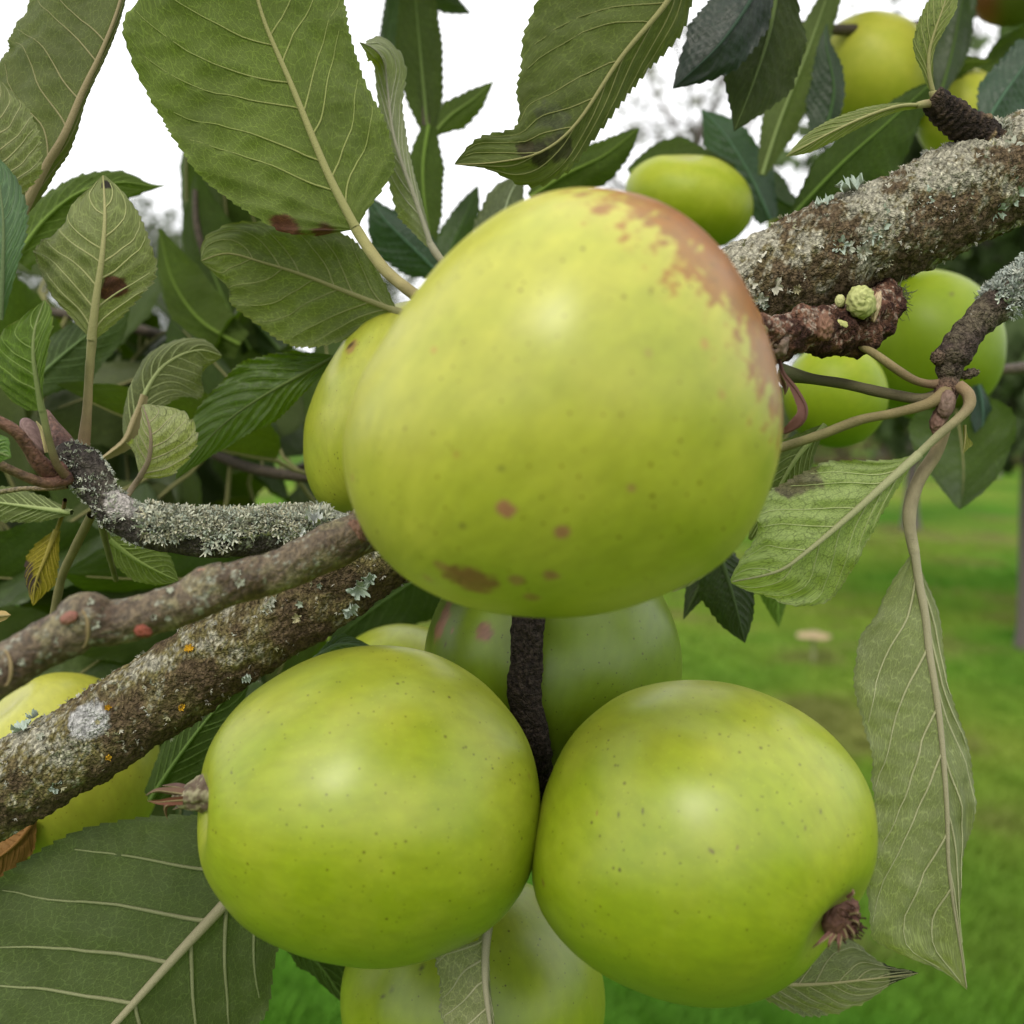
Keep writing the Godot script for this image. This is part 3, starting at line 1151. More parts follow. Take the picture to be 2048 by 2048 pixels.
func bush(label: String, at: Vector3, height: float, sd: int) -> void:
	rng.seed = sd
	var o := thing("hedge_bush", label, "bush", at, "bushes of the hedge")
	var s := Shape.new()
	for k in 9:
		var a := rng.randf() * TAU
		var p := PackedVector3Array()
		var r := PackedFloat32Array()
		for i in 6:
			var t := i / 5.0
			p.append(at + Vector3(cos(a) * t * 1.1, t * height * 0.85 - 0.03, sin(a) * t * 1.1) + Vector3(rng.randfn(), 0, rng.randfn()) * 0.05)
			r.append(0.035 * (1.1 - t))
		add_tube(s, p, r, 6, lin(0.16, 0.12, 0.09))
	part("stems", commit(s), vein_mat, o)
	var q := Shape.new()
	for k in 5:
		var c := Vector3(sin(k * 2.4) * 0.5, cos(k * 1.7) * 0.5, sin(k * 3.9) * 0.5)
		var u := Vector3(cos(k * 1.3), 0.4 * sin(k * 2.0), sin(k * 1.3)) * 0.34
		var w := Vector3(-sin(k * 1.3) * 0.4, 0.8, cos(k * 1.3) * 0.4) * 0.26
		var base := q.v.size()
		for e in [c - u, c + w, c - w, c + u]:
			q.v.append(e)
			q.c.append(Color(1, 1, 1) * (0.8 + 0.08 * k))
		q.i.append_array([base, base + 1, base + 2, base + 2, base + 1, base + 3])
	var mm := MultiMesh.new()
	mm.transform_format = MultiMesh.TRANSFORM_3D
	mm.use_colors = true
	mm.mesh = commit(q)
	mm.instance_count = 900
	for k in 900:
		var d := Vector3(rng.randfn(), rng.randfn(), rng.randfn()).normalized() * pow(rng.randf(), 0.4)
		var p := at + Vector3(d.x * 1.5, height * (0.5 + 0.5 * d.y), d.z * 1.1)
		mm.set_instance_transform(k, Transform3D(Basis.from_euler(Vector3(rng.randf() * TAU, rng.randf() * TAU, 0)) * rng.randf_range(0.14, 0.28), p))
		mm.set_instance_color(k, mix(lin(0.25, 0.21, 0.11), lin(0.15, 0.17, 0.07), rng.randf()) * rng.randf_range(0.7, 1.3))
	var f := MultiMeshInstance3D.new()
	f.name = "foliage"
	f.multimesh = mm
	f.material_override = crown_mat
	f.position = -at
	f.set_meta("kind", "stuff")
	o.add_child(f, true)


func limb_bumps(p: Vector3, n: Vector3, along: float, r: float) -> float:
	return r * (0.09 * grain.get_noise_3dv(p * 1300.0) + 0.07 * grain.get_noise_3dv(p * 4200.0) + 0.05 * fine.get_noise_3dv(p * 1100.0))


func crust(p: Vector3, n: Vector3, cover: float, brown: Color, olive: Color, pale: Color) -> Color:
	var a := grain.get_noise_3dv(p * 1100.0)
	var b := grain.get_noise_3dv(p * 4600.0 + Vector3(50, 0, 0))
	var f := fine.get_noise_3dv(p * 1900.0)
	var g := fine.get_noise_3dv(p * 4200.0)
	var col := mix(brown, olive, smoothstep(-0.25, 0.35, a + 0.25 * n.y + 0.3 * b))
	col = mix(col, brown * 0.45, smoothstep(0.05, 0.5, -f) * 0.7)
	var l := 0.45 * b + 0.70 * a + 0.30 * n.y + 0.45 * f + cover
	col = mix(col, pale * (0.85 + 0.5 * g), smoothstep(0.28, 0.50, l))
	return col * (1.0 + 0.35 * g)


func make_bough() -> void:
	var base := spot(2130, 300, 0.262)
	var o := thing("apple_bough", "thick lichen-crusted apple bough slanting across the picture behind the big apple", "branch", base)
	var axis := [[-420, 1820, 0.240, 98], [-200, 1700, 0.244, 94], [-90, 1634, 0.247, 90], [0, 1578, 0.249, 88], [183, 1476, 0.252, 86], [400, 1335, 0.256, 85], [560, 1228, 0.259, 86], [700, 1135, 0.262, 87], [1050, 880, 0.264, 90], [1350, 665, 0.262, 90], [1480, 590, 0.261, 92], [1640, 515, 0.26, 97], [1808, 447, 0.26, 100], [1960, 375, 0.261, 102], [2130, 300, 0.262, 104], [2300, 215, 0.264, 110], [2500, 130, 0.27, 116]]
	var white := spot(175, 1440, 0.252 - 0.010)
	var limb := bark("limb", axis, 640, 120, limb_bumps, func(p, n, along, h):
		var cover := 0.06 + 0.24 * smoothstep(0.55, 0.75, along)
		var col := crust(p, n, cover, lin(0.16, 0.115, 0.068), lin(0.26, 0.225, 0.09), lin(0.52, 0.49, 0.38))
		var w: float = p.distance_to(white) / 0.0052 + 0.25 * fine.get_noise_3dv(p * 900.0)
		return mix(col, lin(0.58, 0.57, 0.56) * (0.9 + 0.3 * fine.get_noise_3dv(p * 3000.0)), smoothstep(1.0, 0.85, w)), bark_mat, o)
	rng.seed = 77
	var lobe := strand()
	fuzz("crust_lichen", limb, 2600, 0.0011, func(p, n, along):
		return smoothstep(0.02, 0.25, grain.get_noise_3dv(p * 2600.0 + Vector3(9, 0, 0)) + 0.22 * n.y + 0.05) * (0.4 + 0.6 * smoothstep(0.5, 0.8, along)), [lin(0.42, 0.41, 0.35), lin(0.48, 0.46, 0.38), lin(0.33, 0.32, 0.20)], o, lobe)
	# leafy rosettes of lichen that can be told apart
	for q in [[1706, 385, 24, 0.0022], [1752, 455, 22, 0.001], [1738, 472, 15, 0.0012], [1842, 398, 21, 0.0008], [1960, 362, 14, 0.001], [1988, 418, 20, 0.0008], [2022, 385, 22, 0.0008], [1682, 490, 15, 0.001], [1780, 480, 17, 0.0006], [1890, 355, 17, 0.0006], [1650, 412, 16, 0.0012], [715, 1175, 22, 0.0014], [697, 1215, 16, 0.0012], [735, 1155, 14, 0.0012], [488, 1352, 9, 0.001], [48, 1462, 18, 0.0014], [70, 1440, 9, 0.0014], [110, 1570, 12, 0.001], [300, 1420, 10, 0.0006]]:
		flake(limb, q[0], q[1], q[2] * 0.9, lin(0.36, 0.42, 0.36) if q[3] > 0.0007 else lin(0.50, 0.50, 0.44), o, q[3])
	rng.seed = 31
	for k in 70:
		var f := rng.randf_range(0.0, 1.0)
		var fx := lerpf(1450.0, 2040.0, f) if k < 48 else lerpf(10.0, 720.0, f)
		var fy := (lerpf(600.0, 345.0, f) if k < 48 else lerpf(1570.0, 1125.0, f)) + rng.randf_range(-75, 45)
		var tone: Color = [lin(0.40, 0.41, 0.34), lin(0.46, 0.44, 0.36), lin(0.30, 0.34, 0.27), lin(0.36, 0.33, 0.20)][rng.randi() % 4]
		flake(limb, fx, fy, rng.randf_range(5.0, 15.0) * (1.0 if k < 48 else 0.7), tone, o, rng.randf_range(0.0003, 0.0009))
	for q in [[380, 1300, 8], [360, 1411, 6], [218, 1418, 5], [214, 1511, 5]]:
		flake(limb, q[0], q[1], q[2], lin(0.55, 0.33, 0.03), o, 0.0009, "orange_lichen")
	# hanging beard lichen under the bud
	var hair := Shape.new()
	rng.seed = 12
	for k in 46:
		var p := PackedVector3Array()
		var r := PackedFloat32Array()
		var x := 1788.0 + rng.randfn(0, 8)
		var y := 590.0 + rng.randfn(0, 14)
		for e in 5:
			p.append(spot(x, y, 0.256 + 0.002 * sin(k)))
			r.append(0.00022 * (1.0 - 0.18 * e))
			x += rng.randf_range(2, 11)
			y += rng.randfn(1.5, 7)
		add_tube(hair, p, r, 4, lin(0.10, 0.11, 0.06))
	part("beard_lichen", commit(hair), lichen_mat, o)

	# fruiting spur at left, furred with lichen
	var bare := spot(238, 1004, 0.236)
	var spur := bark("fruiting_spur", [[735, 1090, 0.262, 44], [660, 1066, 0.258, 46], [570, 1067, 0.253, 46], [442, 1071, 0.247, 44], [336, 1063, 0.243, 42], [265, 1042, 0.241, 40], [222, 1012, 0.240, 37], [190, 968, 0.240, 36], [166, 932, 0.240, 38], [140, 915, 0.240, 32], [124, 925, 0.241, 18]], 300, 90, func(p, n, along, r):
		return r * (0.10 * grain.get_noise_3dv(p * 1800.0) + 0.04 * grain.get_noise_3dv(p * 6000.0) + 0.05 * sin(along * 60.0) * smoothstep(0.55, 0.8, along)), func(p, n, along, h):
		var cover := 0.35 * smoothstep(0.62, 0.40, along) - 0.05
		var col := crust(p, n, cover, lin(0.085, 0.072, 0.066), lin(0.12, 0.105, 0.085), lin(0.44, 0.46, 0.38))
		return mix(col, lin(0.56, 0.51, 0.49), smoothstep(1.0, 0.8, p.distance_to(bare) / 0.0042 + 0.3 * fine.get_noise_3dv(p * 700.0))), bark_mat, o)
	fuzz("spur_lichen", spur, 4600, 0.0017, func(p, n, along):
		return (1.0 - smoothstep(0.60, 0.70, along)) * smoothstep(0.10, 0.22, along) * smoothstep(-0.35, 0.25, n.y + 0.8 * grain.get_noise_3dv(p * 2200.0)), [lin(0.46, 0.47, 0.37), lin(0.52, 0.52, 0.42), lin(0.36, 0.40, 0.33), lin(0.40, 0.38, 0.27)], o, lobe)
	fuzz("speckle_lichen", spur, 700, 0.0009, func(p, n, along):
		return smoothstep(0.60, 0.70, along) * smoothstep(-0.1, 0.3, grain.get_noise_3dv(p * 3600.0) + 0.1), [lin(0.42, 0.45, 0.38), lin(0.48, 0.49, 0.40)], o, lobe)
	for q in [[628, 1046, 14, 0.004], [598, 1062, 12, 0.001], [606, 1074, 11, 0.001]]:
		flake(spur, q[0], q[1], q[2], lin(0.58, 0.60, 0.57), o, q[3])
	# swollen pink-brown growth at the spur's head
	var pink := lin(0.17, 0.075, 0.06)
	stalk("shoot", [[140, 935, 0.239, 22], [105, 945, 0.235, 21], [78, 925, 0.231, 17], [50, 885, 0.227, 13], [25, 858, 0.224, 12], [-30, 830, 0.220, 12]], pink, o, lin(0.24, 0.13, 0.09), twig_mat, 14)
	stalk("shoot", [[150, 925, 0.243, 24], [128, 890, 0.245, 22], [104, 850, 0.247, 13], [92, 825, 0.249, 8]], lin(0.17, 0.085, 0.07), o, lin(0.22, 0.12, 0.09), twig_mat, 14)
	stalk("shoot", [[140, 955, 0.237, 15], [95, 966, 0.232, 11], [55, 955, 0.228, 10], [10, 935, 0.224, 10], [-40, 915, 0.220, 10]], lin(0.19, 0.085, 0.065), o, lin(0.23, 0.17, 0.09), twig_mat, 12)
	stalk("shoot", [[135, 972, 0.240, 6], [90, 977, 0.240, 5], [40, 978, 0.243, 5], [-30, 990, 0.246, 5]], lin(0.19, 0.12, 0.07), o, lin(0.25, 0.22, 0.11), twig_mat, 8)
	knob("bud", 66, 872, 0.238, 20, 40, 20, 0.08, 30.0, lin(0.13, 0.075, 0.075), lin(0.20, 0.13, 0.12), dry_mat, o, 0.5)
	leaf(o, {"called": "bud_scale", "plain": true, "rows": 30, "cols": 6, "soften": false, "mid": [[92, 905, 0.234], [86, 868, 0.2335], [72, 842, 0.235]], "w": [[0, 4, 4], [0.5, 7, 7], [1, 1, 1]], "tint": lin(0.42, 0.36, 0.16), "rib": 0.0003, "tooth": 0.0002, "wave": 0.0, "mat": dry_mat})

	# woody stub at right with the green bud
	bark("spur_stub", [[1480, 650, 0.216, 26], [1520, 668, 0.222, 42], [1562, 676, 0.228, 46], [1600, 660, 0.233, 42], [1650, 662, 0.240, 48], [1705, 655, 0.246, 54], [1750, 628, 0.252, 46], [1775, 590, 0.258, 34]], 130, 60, func(p, n, along, r):
		return r * (0.26 * grain.get_noise_3dv(p * 2600.0) + 0.16 * grain.get_noise_3dv(p * 7000.0) + 0.10 * fine.get_noise_3dv(p * 900.0)), func(p, n, along, h):
		var a := grain.get_noise_3dv(p * 3000.0)
		var f := fine.get_noise_3dv(p * 1500.0)
		var col := mix(lin(0.060, 0.028, 0.02), lin(0.22, 0.11, 0.07), smoothstep(-0.25, 0.45, a + 0.6 * f + 0.2 * n.y))
		return mix(col, lin(0.42, 0.34, 0.27), smoothstep(0.35, 0.6, f + 0.5 * a + 0.2 * n.y)), bark_mat, o)
	knob("old_bud", 1552, 690, 0.222, 24, 26, 22, 0.22, 34.0, lin(0.09, 0.058, 0.045), lin(0.17, 0.12, 0.09), dry_mat, o)
	knob("old_bud", 1648, 655, 0.229, 18, 26, 14, 0.35, 46.0, lin(0.09, 0.04, 0.026), lin(0.20, 0.11, 0.07), dry_mat, o)
	knob("bud", 1722, 604, 0.236, 28, 32, 24, 0.16, 46.0, lin(0.22, 0.23, 0.07), lin(0.38, 0.40, 0.16), dry_mat, o, 0.3, 0.14)
	knob("bud", 1680, 602, 0.238, 10, 13, 9, 0.12, 30.0, lin(0.33, 0.33, 0.13), lin(0.42, 0.42, 0.19), dry_mat, o)
	knob("bud", 1684, 650, 0.236, 17, 9, 9, 0.12, 30.0, lin(0.33, 0.33, 0.11), lin(0.42, 0.42, 0.16), dry_mat, o, -0.35)
	knob("bud_scale", 1752, 612, 0.2375, 8, 30, 12, 0.25, 30.0, lin(0.28, 0.17, 0.10), lin(0.46, 0.38, 0.24), dry_mat, o, -0.2)
	leaf(o, {"called": "bract", "label": "curled dry reddish bract", "plain": true, "rows": 60, "cols": 8, "mid": [[1556, 700, 0.226], [1566, 745, 0.224], [1592, 780, 0.222], [1611, 815, 0.220], [1606, 843, 0.219], [1580, 862, 0.219], [1558, 868, 0.220]], "w": [[0, 4, 4], [0.3, 9, 5], [0.55, 8, 16], [0.8, 4, 22], [1, 2, 5]], "tint": lin(0.085, 0.036, 0.026), "edge": lin(0.12, 0.058, 0.042), "rib": 0.0003, "vein": lin(0.10, 0.05, 0.035), "tooth": 0.0003, "wave": 0.0008, "fl": 40, "fr": -20, "mat": dry_mat})
	leaf(o, {"called": "bract", "plain": true, "rows": 40, "cols": 6, "mid": [[1560, 745, 0.226], [1572, 770, 0.227], [1570, 790, 0.228]], "w": [[0, 7, 7], [0.5, 9, 9], [1, 1, 1]], "tint": lin(0.12, 0.06, 0.05), "rib": 0.0003, "tooth": 0.0003, "mat": dry_mat})

	# upper spur at right, ringed
	var ringed := bark("fruiting_spur", [[1862, 196, 0.252, 24], [1872, 204, 0.252, 29], [1900, 228, 0.253, 31], [1932, 252, 0.254, 33], [1970, 280, 0.256, 40], [2010, 330, 0.262, 46]], 200, 70, func(p, n, along, r):
		return r * (0.035 * sin(along * 95.0 + 3.0 * grain.get_noise_3dv(p * 1500.0)) + 0.14 * grain.get_noise_3dv(p * 3000.0) + 0.05 * fine.get_noise_3dv(p * 1200.0)), func(p, n, along, h):
		var f := fine.get_noise_3dv(p * 1500.0)
		var col := mix(lin(0.035, 0.026, 0.022), lin(0.10, 0.07, 0.05), smoothstep(-0.05, 0.12, h) + 0.4 * f)
		col = mix(col, lin(0.33, 0.24, 0.13), smoothstep(0.45, 0.6, along) * smoothstep(0.02, 0.09, h) * 0.8)
		return col, bark_mat, o)
	fuzz("spur_lichen", ringed, 420, 0.0017, func(p, n, along):
		return smoothstep(0.62, 0.76, along) * smoothstep(-0.2, 0.3, n.y), [lin(0.40, 0.41, 0.33), lin(0.47, 0.46, 0.37)], o, lobe)
	# dark spur hanging down behind the fruit
	bark("fruiting_spur", [[1030, 880, 0.262, 42], [1050, 1040, 0.256, 42], [1057, 1180, 0.251, 36], [1054, 1290, 0.249, 32], [1050, 1390, 0.249, 34], [1066, 1480, 0.250, 35], [1080, 1580, 0.255, 30], [1090, 1680, 0.258, 26]], 200, 60, func(p, n, along, r):
		return r * (0.12 * grain.get_noise_3dv(p * 2200.0) + 0.10 * grain.get_noise_3dv(p * 6000.0) + 0.06 * fine.get_noise_3dv(p * 900.0)), func(p, n, along, h):
		return mix(lin(0.030, 0.024, 0.020), lin(0.085, 0.065, 0.05), 0.4 + 0.6 * fine.get_noise_3dv(p * 1500.0)), bark_mat, o)
	bough_leaves(o)


func bough_leaves(o: Node3D) -> void:
	# big leaf at upper left, seen from below
	leaf(o, {"mid": [[712, 457, 0.252], [654, 343, 0.254], [583, 170, 0.257], [530, 46, 0.258], [500, -60, 0.257], [470, -165, 0.254]], "w": [[0, 6, 4], [0.05, 105, 35], [0.10, 140, 80], [0.19, 183, 136], [0.33, 243, 152], [0.47, 262, 140], [0.6, 272, 152], [0.7, 280, 165], [0.8, 270, 160], [0.9, 190, 110], [0.96, 100, 60], [1, 0, 0]], "fl": -6, "cl": 8, "fr": 18, "cr": 14, "tint": lin(0.217, 0.287, 0.063), "veins": 7, "pet": [[716, 463, 0.252, 11], [736, 495, 0.251, 12], [771, 541, 0.246, 12], [821, 583, 0.240, 12], [880, 625, 0.240, 13]], "pet_color": lin(0.294, 0.233, 0.113), "rib": 0.00125, "spots": [[0.10, 0.92, 0.0045, lin(0.16, 0.06, 0.035)], [0.07, 0.96, 0.0035, lin(0.17, 0.07, 0.04)], [0.035, 0.9, 0.003, lin(0.15, 0.07, 0.04)]]})
	# rounded leaf below it
	leaf(o, {"mid": [[790, 622, 0.275], [690, 583, 0.277], [605, 550, 0.279], [525, 525, 0.280], [455, 507, 0.280], [402, 522, 0.278]], "w": [[0, 10, 6], [0.1, 60, 45], [0.25, 112, 92], [0.4, 140, 118], [0.55, 135, 116], [0.7, 112, 96], [0.85, 88, 76], [0.94, 62, 50], [1, 2, 2]], "fl": 4, "cl": 6, "fr": 14, "cr": 4, "tint": lin(0.268, 0.329, 0.109), "edge": lin(0.30, 0.34, 0.09), "veins": 6, "rib": 0.0009, "pet": [[790, 622, 0.275, 9], [850, 640, 0.268, 9], [940, 660, 0.262, 9]]})
	# narrow curled leaf with a hooked tip
	leaf(o, {"label": "narrow grey leaf curled along its length", "mid": [[862, 490, 0.272], [831, 399, 0.274], [807, 336, 0.276], [786, 265, 0.278], [775, 177, 0.279], [768, 126, 0.276], [748, 98, 0.270], [718, 84, 0.266]], "w": [[0, 8, 5], [0.1, 26, 8], [0.22, 48, 12], [0.4, 36, 20], [0.55, 22, 26], [0.68, 24, 24], [0.78, 26, 40], [0.86, 22, 34], [0.94, 12, 10], [1, 0, 0]], "fl": 24, "fr": 34, "cl": 30, "cr": 26, "tint": lin(0.435, 0.476, 0.287), "edge": lin(0.40, 0.43, 0.33), "veins": 7, "rib": 0.0008, "wave": 0.0018, "vein": lin(0.311, 0.302, 0.216), "pet": [[862, 490, 0.272, 8], [884, 522, 0.268, 8], [930, 570, 0.262, 8]]})
	# leaf at top centre, dark, with a bitten tip
	leaf(o, {"label": "dark leaf with a bitten and mined tip", "mid": [[1400, -120, 0.268], [1337, 0, 0.266], [1241, 117, 0.264], [1153, 247, 0.262], [1080, 305, 0.260], [990, 325, 0.258], [908, 329, 0.255]], "w": [[0, 4, 4], [0.19, 55, 200], [0.41, 50, 208], [0.5, 46, 188], [0.56, 42, 160], [0.63, 40, 150], [0.7, 52, 124], [0.77, 50, 74], [0.83, 40, 68], [0.9, 6, 62], [0.95, 4, 44], [1, 0, 0]], "fl": 28, "cl": 20, "fr": -4, "cr": 10, "tint": lin(0.174, 0.217, 0.057), "veins": 7, "rib": 0.0009, "tooth": 0.0009, "wave": 0.0016, "spots": [[0.70, 0.10, 0.0045, lin(0.09, 0.095, 0.04)], [0.76, 0.0, 0.004, lin(0.06, 0.06, 0.025)], [0.79, -0.2, 0.003, lin(0.08, 0.07, 0.03)], [0.66, -0.25, 0.005, lin(0.13, 0.15, 0.07)]]})
	# folded leaf at far left, its midrib against the sky
	leaf(o, {"label": "large leaf folded back along a pale midrib", "mid": [[40, 440, 0.262], [90, 340, 0.260], [130, 270, 0.258], [165, 185, 0.258], [205, 100, 0.259], [235, 20, 0.261], [255, -60, 0.263]], "w": [[0, 30, 2], [0.12, 110, 8], [0.3, 210, 10], [0.5, 260, 5], [0.8, 270, 5], [1, 240, 4]], "fl": 18, "cl": 6, "fr": 62, "cr": 40, "tint": lin(0.196, 0.231, 0.075), "veins": 7, "rib": 0.0014, "side_rib": 0.0005, "pet": [[45, 432, 0.262, 13], [20, 480, 0.262, 13], [-40, 560, 0.26, 14]], "pet_color": lin(0.286, 0.224, 0.121), "vein": lin(0.311, 0.251, 0.138)})
	leaf(o, {"label": "grey green leaf at the left edge", "mid": [[-6, 405, 0.238], [-4, 330, 0.236], [-8, 250, 0.236], [-14, 150, 0.238]], "w": [[0, 4, 20], [0.3, 60, 66], [0.6, 60, 66], [0.82, 40, 46], [1, 2, 4]], "fr": 20, "cr": 20, "tint": lin(0.319, 0.350, 0.161), "veins": 7, "puff": 0.0009, "tooth": 0.0005})
	leaf(o, {"label": "blue green glossy leaf at the left edge", "mid": [[2, 640, 0.226], [6, 540, 0.224], [6, 430, 0.224], [-10, 310, 0.227]], "w": [[0, 10, 3], [0.25, 40, 16], [0.5, 46, 32], [0.72, 46, 36], [0.9, 30, 24], [1, 2, 2]], "fr": 30, "cr": 20, "tint": lin(0.123, 0.231, 0.098), "edge": lin(0.15, 0.2, 0.09), "mat": upper_mat, "vein": lin(0.138, 0.190, 0.086), "rib": 0.0006})
	# oval leaf with a brown spot
	leaf(o, {"label": "oval pale leaf with one brown spot", "mid": [[184, 680, 0.236], [193, 600, 0.234], [205, 510, 0.233], [210, 430, 0.235], [206, 350, 0.242]], "w": [[0, 4, 4], [0.13, 64, 36], [0.25, 112, 58], [0.4, 143, 78], [0.55, 149, 82], [0.7, 128, 66], [0.85, 92, 46], [0.95, 52, 24], [1, 4, 4]], "fl": 2, "cl": 10, "fr": 22, "cr": 26, "tint": lin(0.341, 0.385, 0.155), "edge": lin(0.32, 0.32, 0.2), "veins": 6, "rib": 0.0011, "tooth": 0.0006, "spots": [[0.345, -0.30, 0.0031, lin(0.11, 0.045, 0.025)], [0.315, -0.24, 0.0026, lin(0.10, 0.04, 0.02)], [0.94, -0.15, 0.002, lin(0.06, 0.05, 0.04)]], "pet": [[184, 684, 0.236, 9], [178, 754, 0.238, 8.5], [174, 824, 0.239, 9], [166, 900, 0.240, 14]], "pet_color": lin(0.286, 0.242, 0.121), "pet_end": lin(0.259, 0.173, 0.103)})
	leaf(o, {"label": "bright green folded leaf over the spur's head", "mid": [[85, 822, 0.226], [76, 769, 0.224], [68, 716, 0.223], [70, 660, 0.224], [89, 600, 0.228]], "w": [[0, 40, 4], [0.08, 74, 6], [0.25, 98, 14], [0.5, 104, 42], [0.7, 92, 52], [0.88, 40, 30], [1, 1, 1]], "fl": 8, "cl": 12, "fr": -26, "cr": -10, "tint": lin(0.160, 0.266, 0.032), "edge": lin(0.22, 0.25, 0.06), "veins": 6, "rib": 0.0008, "mat": under_mat, "vein": lin(0.190, 0.233, 0.086), "pet": [[86, 820, 0.226, 7], [96, 872, 0.228, 7], [112, 925, 0.231, 8], [130, 950, 0.234, 10]], "pet_color": lin(0.138, 0.146, 0.052), "pet_end": lin(0.164, 0.103, 0.060)})
	leaf(o, {"label": "small bright leaf tip at the left edge", "mid": [[-70, 900, 0.215], [-20, 900, 0.215], [23, 915, 0.216]], "w": [[0, 10, 10], [0.4, 40, 36], [0.75, 32, 24], [1, 0, 0]], "tint": lin(0.131, 0.266, 0.034), "mat": upper_mat, "tooth": 0.0008, "rows": 80, "cols": 10, "vein": lin(0.173, 0.224, 0.086)})
	# dark toothed leaf whose thin tip points right, against the sky
	leaf(o, {"far": true, "rows": 110, "cols": 8, "mid": [[30, 520, 0.32], [90, 440, 0.32], [160, 385, 0.32], [240, 365, 0.325], [300, 372, 0.33], [333, 371, 0.33]], "w": [[0, 30, 30], [0.3, 62, 60], [0.55, 50, 50], [0.75, 36, 40], [0.88, 12, 14], [0.93, 3, 4], [1, 0, 0]], "tint": lin(0.138, 0.210, 0.040), "tooth": 0.0011, "fl": 20, "fr": 10})
	# curled grey leaf and pale small leaf above the spur
	leaf(o, {"label": "twisted grey green leaf behind the pale one", "far": true, "rows": 90, "cols": 12, "mid": [[258, 890, 0.285], [272, 830, 0.287], [310, 752, 0.290], [352, 715, 0.293], [402, 700, 0.296], [444, 712, 0.30]], "w": [[0, 12, 4], [0.2, 40, 26], [0.4, 62, 50], [0.6, 56, 88], [0.78, 40, 84], [0.92, 18, 50], [1, 2, 4]], "fl": -40, "cl": 60, "fr": 10, "cr": 10, "tint": lin(0.290, 0.329, 0.144), "edge": lin(0.30, 0.32, 0.18), "rib": 0.001, "wave": 0.002})
	leaf(o, {"called": "dried_leaf", "label": "dried rolled leaf beside the pale one", "far": true, "plain": true, "rows": 60, "mid": [[288, 790, 0.279], [270, 840, 0.278], [252, 880, 0.278], [222, 905, 0.279], [196, 922, 0.280]], "w": [[0, 6, 6], [0.3, 10, 16], [0.6, 14, 12], [1, 4, 4]], "fl": 50, "fr": 40, "tint": lin(0.290, 0.238, 0.127), "wave": 0.002, "mat": dry_mat})
	leaf(o, {"label": "small pale leaf, edge curled over", "mid": [[281, 953, 0.262], [298, 919, 0.260], [302, 875, 0.258], [294, 835, 0.258], [284, 810, 0.260]], "w": [[0, 6, 8], [0.12, 40, 40], [0.3, 62, 62], [0.5, 40, 82], [0.68, 26, 78], [0.85, 14, 62], [1, 2, 8]], "fl": -10, "cl": 30, "fr": 8, "cr": 20, "tint": lin(0.609, 0.630, 0.322), "edge": lin(0.5, 0.5, 0.34), "mat": dark_net_mat, "veins": 5, "rib": 0.0008, "vein": lin(0.362, 0.286, 0.190), "pet": [[281, 952, 0.262, 6], [262, 980, 0.262, 6], [245, 1010, 0.252, 6], [240, 1030, 0.245, 6]], "pet_color": lin(0.311, 0.242, 0.156), "wave": 0.0016})
	# smooth dark leaf reaching down-left from behind the apples
	leaf(o, {"label": "smooth deep green leaf, upper side showing", "mid": [[668, 715, 0.295], [530, 790, 0.292], [442, 853, 0.290], [378, 925, 0.289], [350, 960, 0.290]], "w": [[0, 6, 6], [0.15, 26, 50], [0.4, 52, 82], [0.65, 42, 62], [0.85, 18, 30], [1, 0, 0]], "fl": 10, "fr": -12, "tint": lin(0.123, 0.210, 0.023), "edge": lin(0.16, 0.22, 0.04), "mat": upper_mat, "vein": lin(0.130, 0.181, 0.052), "rib": 0.0006, "tooth": 0.0005})
	leaf(o, {"far": true, "mid": [[40, 790, 0.34], [120, 715, 0.34], [200, 650, 0.342], [260, 600, 0.345]], "w": [[0, 20, 20], [0.4, 62, 66], [0.8, 40, 44], [1, 2, 2]], "tint": lin(0.11, 0.165, 0.06)})
	# leaves hanging below the spur
	leaf(o, {"called": "yellow_leaf", "label": "yellowing leaf with a purple brown patch", "far": true, "rows": 80, "cols": 12, "mid": [[114, 1060, 0.285], [92, 1115, 0.283], [72, 1165, 0.282], [66, 1212, 0.283]], "w": [[0, 6, 6], [0.2, 14, 34], [0.45, 26, 46], [0.7, 34, 30], [0.88, 14, 12], [1, 0, 0]], "tint": lin(0.392, 0.322, 0.029), "edge": lin(0.34, 0.24, 0.03), "vein": lin(0.311, 0.259, 0.052), "spots": [[0.75, -0.75, 0.0042, lin(0.10, 0.07, 0.065)], [0.6, -0.9, 0.003, lin(0.12, 0.08, 0.07)]], "wave": 0.0016, "pet": [[114, 1062, 0.285, 4], [124, 1030, 0.28, 4], [130, 1000, 0.26, 4]], "pet_color": lin(0.130, 0.060, 0.043)})
	leaf(o, {"label": "green leaf hanging under the lichened spur", "far": true, "rows": 90, "cols": 12, "mid": [[216, 1075, 0.275], [262, 1112, 0.277], [310, 1140, 0.279], [357, 1162, 0.281]], "w": [[0, 4, 4], [0.25, 34, 40], [0.55, 46, 44], [0.8, 34, 30], [0.95, 10, 10], [1, 0, 0]], "tint": lin(0.232, 0.308, 0.081), "tooth": 0.0005, "pet": [[218, 1080, 0.275, 6], [212, 1060, 0.265, 6], [206, 1035, 0.25, 6]]})
	leaf(o, {"label": "grey green leaf seen edge-on under the spur's head", "far": true, "mid": [[145, 1025, 0.27], [70, 1015, 0.275], [-40, 1000, 0.28]], "w": [[0, 4, 4], [0.4, 30, 26], [0.8, 40, 34], [1, 30, 30]], "tint": lin(0.246, 0.294, 0.115)})
	stalk("shoot", [[183, 1030, 0.247, 9], [148, 1100, 0.26, 9], [122, 1160, 0.27, 9], [104, 1260, 0.28, 9]], lin(0.20, 0.18, 0.08), o)
	stalk("shoot", [[203, 1050, 0.247, 7], [217, 1106, 0.26, 6], [232, 1160, 0.28, 5]], lin(0.17, 0.18, 0.07), o)
